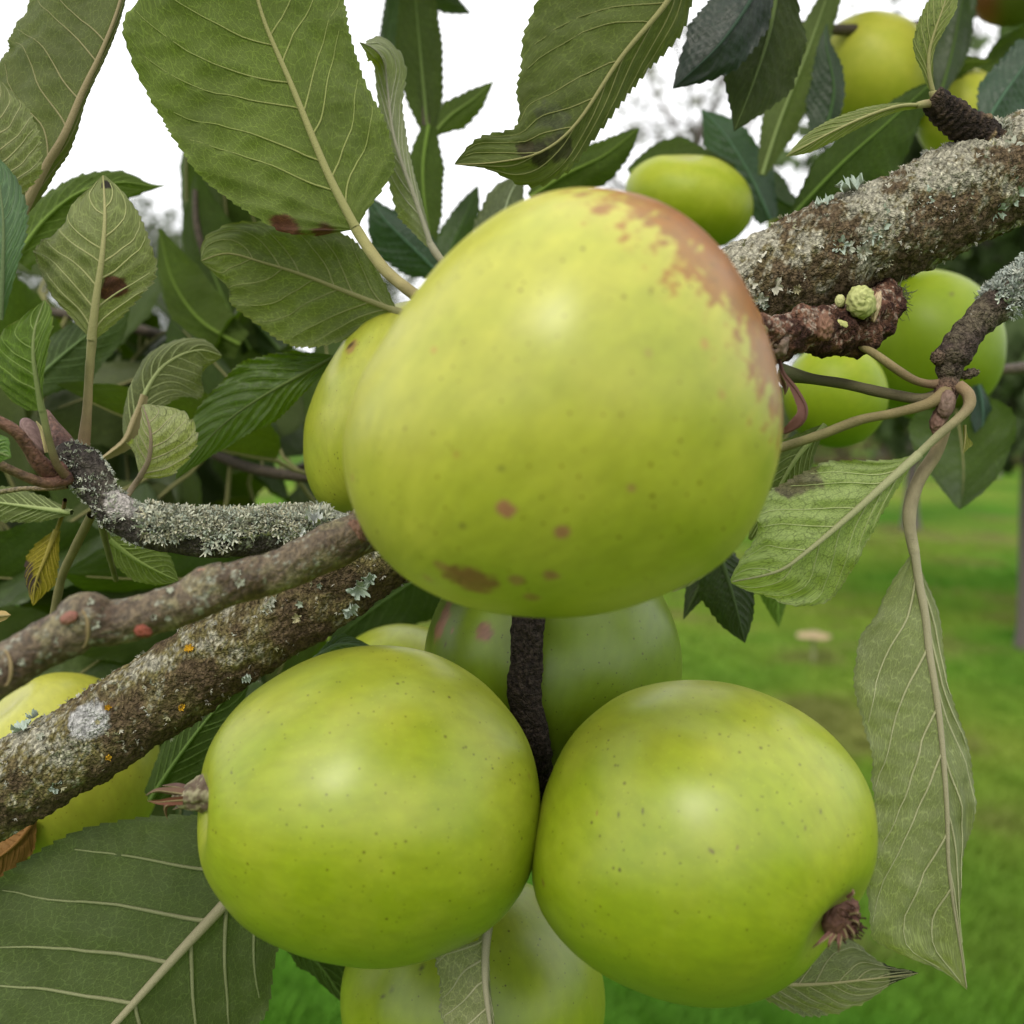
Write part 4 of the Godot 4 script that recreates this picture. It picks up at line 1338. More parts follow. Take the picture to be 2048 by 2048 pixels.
	leaf(o, {"called": "dried_leaf", "label": "dry brown leaf tip at the left edge", "plain": true, "rows": 60, "cols": 8, "mid": [[-50, 1240, 0.24], [-14, 1234, 0.24], [22, 1230, 0.241]], "w": [[0, 6, 8], [0.5, 14, 17], [0.85, 9, 8], [1, 0, 0]], "tint": lin(0.348, 0.252, 0.103), "mat": dry_mat})
	# two small leaves on the ringed spur
	leaf(o, {"label": "small folded leaf pointing up from the ringed spur", "mid": [[1866, 186, 0.250], [1858, 150, 0.249], [1858, 105, 0.248], [1872, 55, 0.247], [1888, 10, 0.247], [1900, -40, 0.248]], "w": [[0, 4, 4], [0.2, 12, 8], [0.4, 34, 10], [0.55, 36, 16], [0.75, 34, 24], [0.9, 24, 20], [1, 4, 4]], "fl": -24, "cl": 30, "fr": -30, "tint": lin(0.275, 0.329, 0.098), "mat": dark_net_mat, "veins": 6, "rib": 0.0006, "tooth": 0.0005, "pet": [[1866, 188, 0.250, 8], [1873, 200, 0.250, 9], [1877, 212, 0.252, 10]], "pet_color": lin(0.233, 0.190, 0.086)})
	leaf(o, {"label": "small leaf pointing left from the ringed spur", "mid": [[1838, 210, 0.249], [1795, 213, 0.247], [1735, 232, 0.246], [1660, 266, 0.245], [1600, 298, 0.245], [1571, 313, 0.246]], "w": [[0, 5, 5], [0.15, 8, 9], [0.35, 12, 22], [0.6, 15, 27], [0.8, 14, 22], [0.93, 6, 9], [1, 0, 0]], "fl": 34, "cl": 30, "fr": 10, "tint": lin(0.348, 0.406, 0.149), "edge": lin(0.3, 0.34, 0.14), "veins": 7, "rib": 0.0005, "tooth": 0.0005, "pet": [[1838, 210, 0.249, 7], [1855, 207, 0.250, 8], [1872, 208, 0.251, 9]], "pet_color": lin(0.259, 0.173, 0.113)})
	# lower leaves among the fruit
	leaf(o, {"label": "broad dark leaf filling the lower left corner, felted below", "mid": [[545, 1700, 0.262], [460, 1796, 0.256], [354, 1910, 0.250], [230, 2048, 0.246], [110, 2180, 0.244], [20, 2280, 0.244]], "w": [[0, 30, 80], [0.08, 90, 180], [0.18, 150, 246], [0.30, 215, 310], [0.36, 236, 335], [0.58, 240, 385], [0.78, 210, 320], [0.92, 90, 150], [1, 0, 0]], "fl": 22, "cl": 10, "fr": -4, "cr": 12, "tint": lin(0.174, 0.231, 0.081), "edge": lin(0.20, 0.26, 0.10), "veins": 5, "rib": 0.0018, "side_rib": 0.0011, "vein": lin(0.346, 0.319, 0.199), "tooth": 0.0010, "pet": [[545, 1700, 0.262, 14], [600, 1630, 0.262, 14], [700, 1560, 0.268, 14]]})
	leaf(o, {"label": "grey felted leaf hanging between the lower apples", "mid": [[980, 1830, 0.233], [972, 1890, 0.231], [971, 1967, 0.230], [980, 2048, 0.230], [988, 2130, 0.232]], "w": [[0, 3, 3], [0.18, 5, 16], [0.30, 8, 98], [0.36, 9, 104], [0.5, 9, 98], [0.75, 9, 108], [1, 9, 80]], "soften": false, "fl": 50, "fr": 14, "cr": 12, "tint": lin(0.522, 0.532, 0.299), "edge": lin(0.46, 0.45, 0.34), "vein": lin(0.397, 0.362, 0.251), "veins": 5, "rib": 0.0013, "tooth": 0.0006})
	leaf(o, {"label": "leaf with a dark drawn-out tip behind the lower right apple", "mid": [[1480, 1960, 0.262], [1560, 1968, 0.262], [1640, 1968, 0.262], [1740, 1958, 0.263], [1838, 1946, 0.264]], "w": [[0, 4, 4], [0.2, 70, 50], [0.4, 116, 80], [0.55, 108, 80], [0.68, 70, 62], [0.78, 30, 34], [0.86, 14, 14], [0.94, 9, 8], [1, 0, 0]], "tint": lin(0.319, 0.350, 0.178), "spots": [[0.93, 0.0, 0.006, lin(0.07, 0.08, 0.04)]], "rib": 0.0007, "tooth": 0.0007, "fl": 16, "fr": 6})
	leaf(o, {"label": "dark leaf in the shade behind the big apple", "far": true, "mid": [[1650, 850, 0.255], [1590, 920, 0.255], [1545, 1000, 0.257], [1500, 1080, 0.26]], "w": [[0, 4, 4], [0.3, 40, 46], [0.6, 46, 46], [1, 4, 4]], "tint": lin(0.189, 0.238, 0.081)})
	leaf(o, {"label": "pale leaf edge showing under the big apple", "mid": [[1460, 1010, 0.226], [1430, 1080, 0.224], [1390, 1140, 0.223], [1345, 1185, 0.223]], "w": [[0, 20, 20], [0.3, 44, 50], [0.6, 30, 50], [0.85, 14, 30], [1, 0, 0]], "tint": lin(0.377, 0.420, 0.196)})
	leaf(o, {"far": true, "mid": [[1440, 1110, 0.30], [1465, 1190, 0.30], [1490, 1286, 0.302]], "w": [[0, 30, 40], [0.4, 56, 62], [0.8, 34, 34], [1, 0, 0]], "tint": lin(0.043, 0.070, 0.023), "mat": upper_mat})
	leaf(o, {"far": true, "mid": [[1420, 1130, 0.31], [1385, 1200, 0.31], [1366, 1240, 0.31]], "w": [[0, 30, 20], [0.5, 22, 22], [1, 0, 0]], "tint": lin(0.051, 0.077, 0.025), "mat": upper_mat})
	leaf(o, {"far": true, "mid": [[1560, 1120, 0.36], [1555, 1190, 0.36], [1558, 1256, 0.36]], "w": [[0, 30, 40], [0.5, 30, 34], [1, 0, 0]], "tint": lin(0.145, 0.252, 0.034)})
	leaf(o, {"far": true, "label": "dark leaf between the bough and the lower left apple", "mid": [[300, 1600, 0.30], [360, 1510, 0.295], [430, 1420, 0.295], [500, 1350, 0.30]], "w": [[0, 20, 20], [0.3, 50, 60], [0.7, 46, 60], [1, 4, 4]], "tint": lin(0.123, 0.196, 0.046)})
	leaf(o, {"far": true, "mid": [[930, 1090, 0.37], [830, 1160, 0.37], [730, 1230, 0.372], [660, 1290, 0.375]], "w": [[0, 40, 40], [0.4, 90, 80], [0.8, 50, 60], [1, 4, 4]], "tint": lin(0.075, 0.125, 0.03), "label": "dark leaf added for the shade in the gap under the bough, right of the brown twig"})  # dark leaf put in to stand for the shade under the bough
	leaf(o, {"far": true, "mid": [[600, 1240, 0.40], [720, 1190, 0.40], [860, 1180, 0.40], [960, 1200, 0.40]], "w": [[0, 40, 40], [0.4, 80, 80], [0.8, 50, 60], [1, 4, 4]], "tint": lin(0.07, 0.115, 0.03)})  # second dark leaf, filling in for the same shade
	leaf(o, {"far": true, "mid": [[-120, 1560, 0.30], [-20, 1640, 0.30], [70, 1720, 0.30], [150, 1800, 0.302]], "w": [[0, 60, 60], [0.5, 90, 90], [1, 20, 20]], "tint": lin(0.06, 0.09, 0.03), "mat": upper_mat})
	leaf(o, {"called": "dried_leaf", "label": "brown withered leaf at the left edge under the bough", "far": true, "mid": [[70, 1640, 0.285], [30, 1690, 0.285], [-40, 1740, 0.288]], "w": [[0, 4, 4], [0.4, 36, 50], [1, 40, 60]], "tint": lin(0.20, 0.10, 0.03), "mat": dry_mat})
	leaf(o, {"mid": [[630, 1318, 0.272], [680, 1288, 0.270], [745, 1296, 0.270]], "w": [[0, 4, 4], [0.5, 20, 24], [1, 2, 2]], "tint": lin(0.174, 0.266, 0.138), "mat": upper_mat, "rows": 60, "cols": 8, "label": "small blue green leaf above the lower left apple"})
	leaf(o, {"far": true, "mid": [[560, 1860, 0.30], [640, 1930, 0.30], [700, 2020, 0.305]], "w": [[0, 20, 20], [0.4, 60, 50], [1, 0, 0]], "tint": lin(0.116, 0.182, 0.046), "label": "dark leaf under the lower left apple"})


func make_front_twig() -> void:
	var o := thing("brown_twig", "bare brown twig in front, crossing the bough at lower left with a reddish bud", "twig", spot(-60, 1390, 0.182))
	var b := bark("stem", [[-420, 1560, 0.178, 56], [-230, 1470, 0.181, 52], [-80, 1395, 0.186, 50], [0, 1345, 0.188, 48], [60, 1305, 0.190, 46], [141, 1262, 0.192, 50], [172, 1240, 0.193, 55], [230, 1246, 0.195, 46], [354, 1211, 0.199, 44], [430, 1175, 0.202, 48], [460, 1170, 0.203, 44], [566, 1138, 0.208, 43], [660, 1095, 0.214, 47], [710, 1072, 0.219, 44], [800, 1030, 0.235, 42], [900, 960, 0.258, 40]], 300, 80, func(p, n, along, r):
		return r * (0.08 * grain.get_noise_3dv(p * 1600.0) + 0.04 * grain.get_noise_3dv(p * 5200.0) + 0.05 * fine.get_noise_3dv(p * 700.0)), func(p, n, along, h):
		var a := grain.get_noise_3dv(p * 1700.0)
		var g := fine.get_noise_3dv(p * 1300.0)
		var col := mix(lin(0.095, 0.062, 0.038), lin(0.165, 0.122, 0.078), smoothstep(-0.35, 0.35, a + 0.5 * g + 0.25 * n.y))
		col = mix(col, lin(0.26, 0.23, 0.12), smoothstep(0.15, 0.5, grain.get_noise_3dv(p * 2600.0 + Vector3(7, 3, 0))) * 0.6)
		return mix(col, lin(0.34, 0.35, 0.28), smoothstep(0.30, 0.55, g * 0.8 + 0.55 * grain.get_noise_3dv(p * 3600.0)) * 0.8), twig_mat, o)
	knob("bud", 286, 1262, 0.1895, 17, 12, 11, 0.30, 46.0, lin(0.10, 0.035, 0.028), lin(0.21, 0.055, 0.03), dry_mat, o, -0.2)
	knob("bud", 138, 1236, 0.187, 18, 12, 12, 0.2, 40.0, lin(0.20, 0.07, 0.055), lin(0.24, 0.12, 0.09), dry_mat, o, 0.4)
	knob("bud", 405, 1150, 0.200, 18, 14, 12, 0.2, 40.0, lin(0.24, 0.12, 0.08), lin(0.30, 0.17, 0.12), dry_mat, o, 0.5)
	knob("bud", 712, 1064, 0.214, 17, 26, 14, 0.25, 40.0, lin(0.09, 0.05, 0.033), lin(0.16, 0.085, 0.055), dry_mat, o, 0.3)
	for q in [[168, 1258, 50, 0.35], [14, 1336, 48, 0.5]]:      # leaf scars round the twig
		var s := Shape.new()
		var p := PackedVector3Array()
		var r := PackedFloat32Array()
		for e in 9:
			var an: float = -1.3 + 2.6 * e / 8.0
			var hit := on_bark(b, q[0] + 16.0 * cos(an) - 8.0, q[1] + q[2] * 0.75 * sin(an))
			p.append(hit[0] + hit[1] * 0.0002)
			r.append(0.0004 * (1.0 - 0.5 * absf(an) / 1.3))
		add_tube(s, p, r, 6, lin(0.23, 0.17, 0.09))
		part("leaf_scar", commit(s), dry_mat, o)
	rng.seed = 19
	for k in 26:
		var f := rng.randf()
		var c: Vector3 = b.centers[int(f * 200)]
		var q := (view_basis.inverse() * (c - EYE))
		var px: float = 1024.0 + q.x / -q.z * 1024.0 / HALF
		var py: float = 1024.0 - q.y / -q.z * 1024.0 / HALF
		flake(b, px, py + rng.randf_range(-36, 20), rng.randf_range(4, 8), lin(0.27, 0.28, 0.22), o, 0.0002)


func make_right_twig() -> void:
	var o := thing("fruiting_twig", "lichen-tipped twig at the right edge bearing stalks and two drooping leaves", "twig", spot(2080, 548, 0.247))
	var b := bark("stem", [[2090, 540, 0.248, 40], [2045, 570, 0.247, 38], [2003, 604, 0.246, 36], [1965, 636, 0.245, 32], [1932, 672, 0.244, 31], [1908, 710, 0.243, 35], [1900, 735, 0.243, 27], [1898, 760, 0.243, 21], [1894, 780, 0.242, 24], [1886, 805, 0.241, 22]], 200, 70, func(p, n, along, r):
		return r * (0.10 * grain.get_noise_3dv(p * 2200.0) + 0.07 * grain.get_noise_3dv(p * 6500.0) + 0.05 * sin(along * 70.0) * smoothstep(0.3, 0.5, along) + 0.05 * fine.get_noise_3dv(p * 1000.0)), func(p, n, along, h):
		var col := crust(p, n, 0.22 - 0.9 * smoothstep(0.30, 0.5, along), lin(0.085, 0.062, 0.052), lin(0.15, 0.125, 0.085), lin(0.40, 0.40, 0.33))
		return mix(col, lin(0.17, 0.105, 0.075), smoothstep(0.82, 0.95, along)), bark_mat, o)
	rng.seed = 23
	fuzz("twig_lichen", b, 900, 0.0016, func(p, n, along):
		return (1.0 - smoothstep(0.30, 0.40, along)) * smoothstep(-0.4, 0.3, n.y + 0.6), [lin(0.42, 0.46, 0.42), lin(0.47, 0.49, 0.42), lin(0.34, 0.38, 0.34)], o, strand())
	knob("bud", 1880, 835, 0.240, 16, 34, 14, 0.24, 40.0, lin(0.11, 0.05, 0.04), lin(0.21, 0.13, 0.10), dry_mat, o, -0.35)
	knob("bud", 1893, 808, 0.238, 17, 28, 12, 0.15, 40.0, lin(0.11, 0.065, 0.05), lin(0.17, 0.115, 0.09), dry_mat, o, -0.2)
	knob("old_bud", 1876, 715, 0.241, 14, 14, 12, 0.3, 46.0, lin(0.08, 0.06, 0.045), lin(0.20, 0.14, 0.10), bark_mat, o)
	knob("old_bud", 1938, 748, 0.244, 20, 9, 10, 0.4, 46.0, lin(0.08, 0.06, 0.045), lin(0.22, 0.17, 0.12), bark_mat, o, 0.3)
	stalk("fruit_stalk", [[1885, 768, 0.243, 12], [1858, 768, 0.242, 9], [1828, 760, 0.240, 8.5], [1795, 740, 0.239, 8.5], [1748, 707, 0.240, 8.5], [1700, 680, 0.246, 8]], lin(0.20, 0.13, 0.08), o, lin(0.32, 0.27, 0.12), null, 10)
	stalk("leaf_stalk", [[1880, 790, 0.244, 14], [1840, 798, 0.243, 11], [1760, 784, 0.246, 11], [1690, 768, 0.250, 11], [1625, 758, 0.254, 11], [1560, 745, 0.258, 20]], lin(0.17, 0.14, 0.08), o, lin(0.075, 0.085, 0.035), null, 10)
	stalk("leaf_stalk", [[1895, 780, 0.241, 15], [1860, 806, 0.238, 11.5], [1790, 826, 0.236, 9.5], [1720, 840, 0.235, 9.5], [1640, 870, 0.236, 10], [1560, 896, 0.238, 10], [1500, 915, 0.242, 10]], lin(0.23, 0.175, 0.085), o, lin(0.21, 0.20, 0.085), null, 10)
	leaf(o, {"label": "pale torn leaf beside the big apple", "mid": [[1836, 909, 0.237], [1772, 966, 0.235], [1702, 1029, 0.234], [1613, 1104, 0.234], [1555, 1143, 0.235], [1462, 1164, 0.238]], "w": [[0, 4, 4], [0.06, 12, 14], [0.15, 30, 45], [0.3, 58, 112], [0.45, 85, 126], [0.6, 125, 140], [0.70, 132, 128], [0.78, 92, 110], [0.86, 48, 70], [0.94, 28, 44], [1, 3, 6]], "fl": 24, "cl": 10, "fr": -6, "cr": 12, "tint": lin(0.478, 0.588, 0.218), "edge": lin(0.37, 0.40, 0.22), "mat": dark_net_mat, "veins": 6, "rib": 0.0012, "side_rib": 0.0003, "vein": lin(0.362, 0.372, 0.199), "tooth": 0.0006, "wave": 0.0018, "spots": [[0.42, -0.85, 0.0045, lin(0.27, 0.25, 0.15)], [0.50, -0.88, 0.0035, lin(0.24, 0.21, 0.13)]], "pet": [[1838, 907, 0.237, 8], [1880, 868, 0.236, 9], [1918, 836, 0.236, 10], [1938, 812, 0.237, 11], [1936, 788, 0.238, 12], [1918, 772, 0.240, 13]], "pet_color": lin(0.300, 0.288, 0.114), "pet_end": lin(0.264, 0.180, 0.102)})
	leaf(o, {"label": "long grey green leaf hanging at right, felted below", "mid": [[1829, 1107, 0.243], [1836, 1160, 0.243], [1850, 1234, 0.242], [1857, 1302, 0.241], [1868, 1366, 0.240], [1882, 1472, 0.239], [1893, 1613, 0.238], [1896, 1720, 0.239], [1905, 1800, 0.241], [1918, 1880, 0.244], [1934, 1980, 0.248]], "w": [[0, 6, 6], [0.04, 13, 40], [0.11, 38, 82], [0.18, 48, 122], [0.24, 42, 148], [0.30, 34, 152], [0.38, 52, 142], [0.46, 80, 131], [0.56, 85, 131], [0.66, 68, 132], [0.76, 34, 160], [0.83, 14, 180], [0.865, 10, 158], [0.90, 7, 112], [0.93, 6, 62], [0.96, 6, 28], [1, 0, 0]], "fl": 20, "cl": 12, "fr": -6, "cr": 14, "tint": lin(0.431, 0.475, 0.237), "edge": lin(0.33, 0.37, 0.20), "veins": 6, "rib": 0.0011, "side_rib": 0.0006, "vein": lin(0.380, 0.346, 0.224), "tooth": 0.0006, "pet": [[1829, 1109, 0.243, 11], [1819, 1050, 0.243, 12], [1822, 1005, 0.243, 13], [1840, 955, 0.243, 13], [1872, 905, 0.242, 13], [1890, 850, 0.241, 13]], "pet_color": lin(0.294, 0.224, 0.130)})
	leaf(o, {"called": "stipule", "label": "tiny pointed stipule below the stalks", "plain": true, "rows": 60, "cols": 8, "mid": [[1930, 850, 0.240], [1930, 880, 0.240], [1926, 908, 0.240]], "w": [[0, 2, 4], [0.4, 6, 3], [0.62, 22, 2], [0.75, 12, 2], [1, 0, 0]], "soften": false, "tint": lin(0.290, 0.294, 0.069), "rib": 0.0003, "tooth": 0.0004})


func make_back_twigs() -> void:
	var o := leafy_twig("leafy twig rising behind the curled grey leaf, dark against the sky", [[905, 760, 0.42, 12], [868, 560, 0.41, 11], [856, 400, 0.40, 10], [852, 240, 0.40, 8], [838, 60, 0.40, 6], [832, -60, 0.40, 4]], 0, 1.0, 0.2, 1)
	for q in [
		[[[856, 270, 0.40], [842, 120, 0.395], [828, -30, 0.39]], [[0, 10, 10], [0.25, 40, 38], [0.6, 52, 46], [1, 30, 40]], lin(0.12, 0.17, 0.045), under_mat],
		[[[868, 268, 0.40], [900, 232, 0.40], [945, 200, 0.40], [988, 162, 0.40]], [[0, 6, 6], [0.35, 34, 34], [0.7, 26, 22], [1, 0, 0]], lin(0.13, 0.19, 0.04), under_mat],
		[[[858, 250, 0.39], [846, 330, 0.388], [850, 410, 0.385], [866, 500, 0.384]], [[0, 16, 16], [0.3, 44, 36], [0.7, 34, 30], [1, 4, 4]], lin(0.12, 0.19, 0.03), under_mat],
		[[[890, 560, 0.38], [830, 500, 0.376], [770, 440, 0.374], [738, 392, 0.374]], [[0, 6, 6], [0.3, 50, 46], [0.65, 60, 44], [1, 2, 2]], lin(0.06, 0.12, 0.065), upper_mat],
		[[[880, 560, 0.43], [905, 490, 0.43], [940, 410, 0.43], [955, 372, 0.43]], [[0, 6, 6], [0.4, 40, 36], [0.8, 26, 22], [1, 2, 2]], lin(0.08, 0.14, 0.035), upper_mat],
		[[[985, 510, 0.34], [1005, 440, 0.34], [1022, 385, 0.342], [1050, 345, 0.345]], [[0, 20, 20], [0.3, 58, 40], [0.7, 44, 36], [1, 2, 2]], lin(0.24, 0.28, 0.16), under_mat],
		[[[1060, 395, 0.37], [1130, 350, 0.37], [1210, 310, 0.37], [1280, 254, 0.372]], [[0, 10, 10], [0.25, 48, 40], [0.6, 40, 46], [0.85, 22, 26], [1, 0, 0]], lin(0.11, 0.17, 0.025), under_mat],
		[[[800, 190, 0.43], [776, 100, 0.43], [790, -20, 0.43]], [[0, 6, 6], [0.4, 22, 30], [1, 20, 30]], lin(0.09, 0.15, 0.05), upper_mat],
		[[[840, -30, 0.44], [890, 0, 0.44], [940, 26, 0.44]], [[0, 30, 30], [0.6, 24, 22], [1, 2, 2]], lin(0.08, 0.13, 0.03), upper_mat]]:
		leaf(o, {"far": true, "plain": true, "mid": q[0], "w": q[1], "tint": q[2], "mat": q[3], "rows": 70, "tooth": 0.0009})
	o = leafy_twig("leafy twig with dark and light leaves behind the top of the bough at right", [[2120, -60, 0.50, 14], [1900, 40, 0.47, 12], [1700, 60, 0.44, 11], [1560, 40, 0.42, 9], [1440, -40, 0.40, 7]], 0, 1.0, 0.2, 2)
	for q in [
		[[[1560, -60, 0.31], [1540, 60, 0.308], [1505, 170, 0.306], [1468, 263, 0.306]], [[0, 30, 40], [0.3, 82, 84], [0.6, 84, 72], [0.85, 34, 28], [1, 0, 0]], lin(0.075, 0.105, 0.03), under_mat, "dark olive leaf hanging by the sky gap"],
		[[[1540, -70, 0.295], [1490, 20, 0.292], [1430, 100, 0.292], [1345, 178, 0.295]], [[0, 20, 20], [0.3, 60, 76], [0.6, 56, 80], [0.85, 24, 40], [1, 0, 0]], lin(0.030, 0.055, 0.036), upper_mat, "blackish glossy leaf with a pale sheen"],
		[[[1524, 350, 0.40], [1560, 240, 0.398], [1612, 110, 0.396], [1662, -30, 0.396]], [[0, 8, 8], [0.25, 34, 42], [0.6, 42, 46], [1, 10, 30]], lin(0.20, 0.26, 0.09), under_mat, "light green long leaf"],
		[[[1650, 265, 0.385], [1668, 180, 0.383], [1652, 90, 0.383], [1654, 44, 0.384]], [[0, 30, 20], [0.3, 52, 24], [0.6, 34, 32], [0.9, 6, 8], [1, 0, 0]], lin(0.045, 0.09, 0.03), upper_mat, "narrow dark leaf over the yellow apple"],
		[[[1590, 425, 0.36], [1680, 330, 0.358], [1770, 250, 0.358], [1870, 160, 0.362]], [[0, 10, 30], [0.3, 46, 84], [0.6, 40, 90], [0.9, 20, 30], [1, 0, 0]], lin(0.085, 0.145, 0.02), under_mat, "broad deep green leaf just above the bough"],
		[[[1540, 440, 0.42], [1500, 350, 0.42], [1450, 270, 0.42], [1402, 218, 0.42]], [[0, 20, 20], [0.4, 52, 60], [0.8, 40, 40], [1, 0, 0]], lin(0.09, 0.17, 0.10), upper_mat, "blue green leaf behind the small round apple"],
		[[[1880, 190, 0.42], [1905, 100, 0.42], [1930, -30, 0.42]], [[0, 10, 10], [0.5, 48, 42], [1, 30, 30]], lin(0.065, 0.11, 0.025), upper_mat, "dark upright leaf behind the small folded one"],
		[[[1862, 168, 0.44], [1920, 128, 0.44], [1982, 122, 0.44]], [[0, 8, 8], [0.5, 26, 26], [1, 2, 2]], lin(0.15, 0.21, 0.03), under_mat, "olive leaf crossing in front of the far apple"],
		[[[1962, 262, 0.36], [2010, 185, 0.36], [2080, 90, 0.362]], [[0, 8, 10], [0.4, 50, 60], [1, 40, 70]], lin(0.065, 0.125, 0.075), upper_mat, "blue green leaf at the right edge above the bough"],
		[[[1258, 345, 0.42], [1340, 312, 0.42], [1470, 330, 0.42]], [[0, 10, 10], [0.5, 48, 50], [1, 2, 2]], lin(0.10, 0.15, 0.03), under_mat, "leaf sheltering the small round apple"],
		[[[1620, 420, 0.43], [1560, 400, 0.43], [1500, 330, 0.43], [1470, 260, 0.432]], [[0, 10, 10], [0.4, 44, 50], [0.8, 30, 34], [1, 2, 2]], lin(0.08, 0.13, 0.05), upper_mat, "dark leaf between the small round apple and the bough"],
		[[[2110, 60, 0.45], [2020, 110, 0.45], [1950, 160, 0.45]], [[0, 30, 30], [0.5, 44, 44], [1, 2, 2]], lin(0.13, 0.19, 0.04), under_mat, "mid green leaf by the right edge"]]:
		leaf(o, {"far": true, "plain": true, "mid": q[0], "w": q[1], "tint": q[2], "mat": q[3], "rows": 70, "tooth": 0.0009, "label": q[4]})
	o = leafy_twig("leafy twig behind the right-hand stalks, with a blue green leaf", [[2130, 720, 0.46, 12], [2000, 740, 0.44, 11], [1860, 730, 0.43, 10], [1700, 700, 0.42, 9], [1560, 640, 0.42, 7]], 6, 0.9, -0.1, 61, 0.6, 0.3)
	leaf(o, {"far": true, "mid": [[1956, 770, 0.40], [1966, 830, 0.40], [1958, 905, 0.40]], "w": [[0, 10, 10], [0.5, 30, 24], [1, 0, 0]], "tint": lin(0.05, 0.10, 0.065), "mat": upper_mat})
	# unseen crown twigs above the frame, added to block sky light from the fruit
	leafy_twig("unseen leafy twig of the crown, added above the picture at left for shade", [[-300, -760, 0.36, 12], [200, -700, 0.36, 11], [700, -640, 0.38, 10], [1000, -600, 0.40, 8]], 40, 1.0, 0.2, 81, 0.3)
	leafy_twig("unseen leafy twig of the crown, added above the picture at right for shade", [[2300, -640, 0.40, 12], [1900, -600, 0.40, 11], [1500, -580, 0.42, 10], [1050, -620, 0.44, 8]], 40, 1.0, 0.2, 82, 0.3)
	o = leafy_twig("leafy twig with bright blurred leaves behind the rounded leaf at left", [[560, 800, 0.46, 10], [470, 640, 0.45, 9], [400, 480, 0.44, 7], [390, 380, 0.44, 5]], 0, 1.0, 0.2, 3)
	for q in [
		[[[500, 700, 0.44], [440, 580, 0.44], [400, 460, 0.44], [392, 350, 0.44]], [[0, 20, 20], [0.4, 60, 70], [0.75, 44, 60], [1, 4, 10]], lin(0.10, 0.16, 0.03), under_mat],
		[[[480, 690, 0.42], [400, 640, 0.42], [345, 560, 0.42], [318, 456, 0.42]], [[0, 30, 30], [0.35, 50, 66], [0.7, 30, 56], [1, 2, 4]], lin(0.13, 0.20, 0.03), under_mat],
		[[[560, 700, 0.44], [500, 640, 0.44], [440, 640, 0.44]], [[0, 30, 30], [0.5, 50, 50], [1, 4, 4]], lin(0.09, 0.15, 0.04), upper_mat]]:
		leaf(o, {"far": true, "plain": true, "mid": q[0], "w": q[1], "tint": q[2], "mat": q[3], "rows": 70, "tooth": 0.0006})
	leafy_twig("leafy twig crossing behind the furred spur", [[700, 960, 0.40, 12], [480, 930, 0.42, 11], [250, 800, 0.44, 10], [60, 720, 0.46, 8], [-90, 660, 0.48, 6]], 30, 1.0, 0.5, 71, 0.7)
	leafy_twig("shaded leafy twig hanging behind the brown front twig", [[560, 1180, 0.42, 12], [360, 1200, 0.42, 11], [150, 1160, 0.43, 10], [-80, 1060, 0.45, 8]], 34, 1.0, 0.3, 72, 0.7)
	leafy_twig("outermost leafy twig behind the lower left leaves", [[520, 1500, 0.50, 12], [300, 1350, 0.52, 11], [60, 1250, 0.54, 10], [-120, 1180, 0.56, 8]], 26, 1.1, 0.3, 73, 0.7)
	leafy_twig("leafy twig between the oval spotted leaf and the rounded leaf, out of focus", [[620, 760, 0.50, 12], [420, 700, 0.50, 11], [200, 640, 0.50, 10], [-80, 600, 0.52, 8]], 26, 1.05, 0.35, 75, 0.7)
	leafy_twig("far leafy twig low behind the bough at left", [[760, 860, 0.66, 12], [520, 960, 0.66, 11], [250, 920, 0.68, 10], [-120, 880, 0.70, 8]], 60, 1.25, 0.25, 74, 0.6)


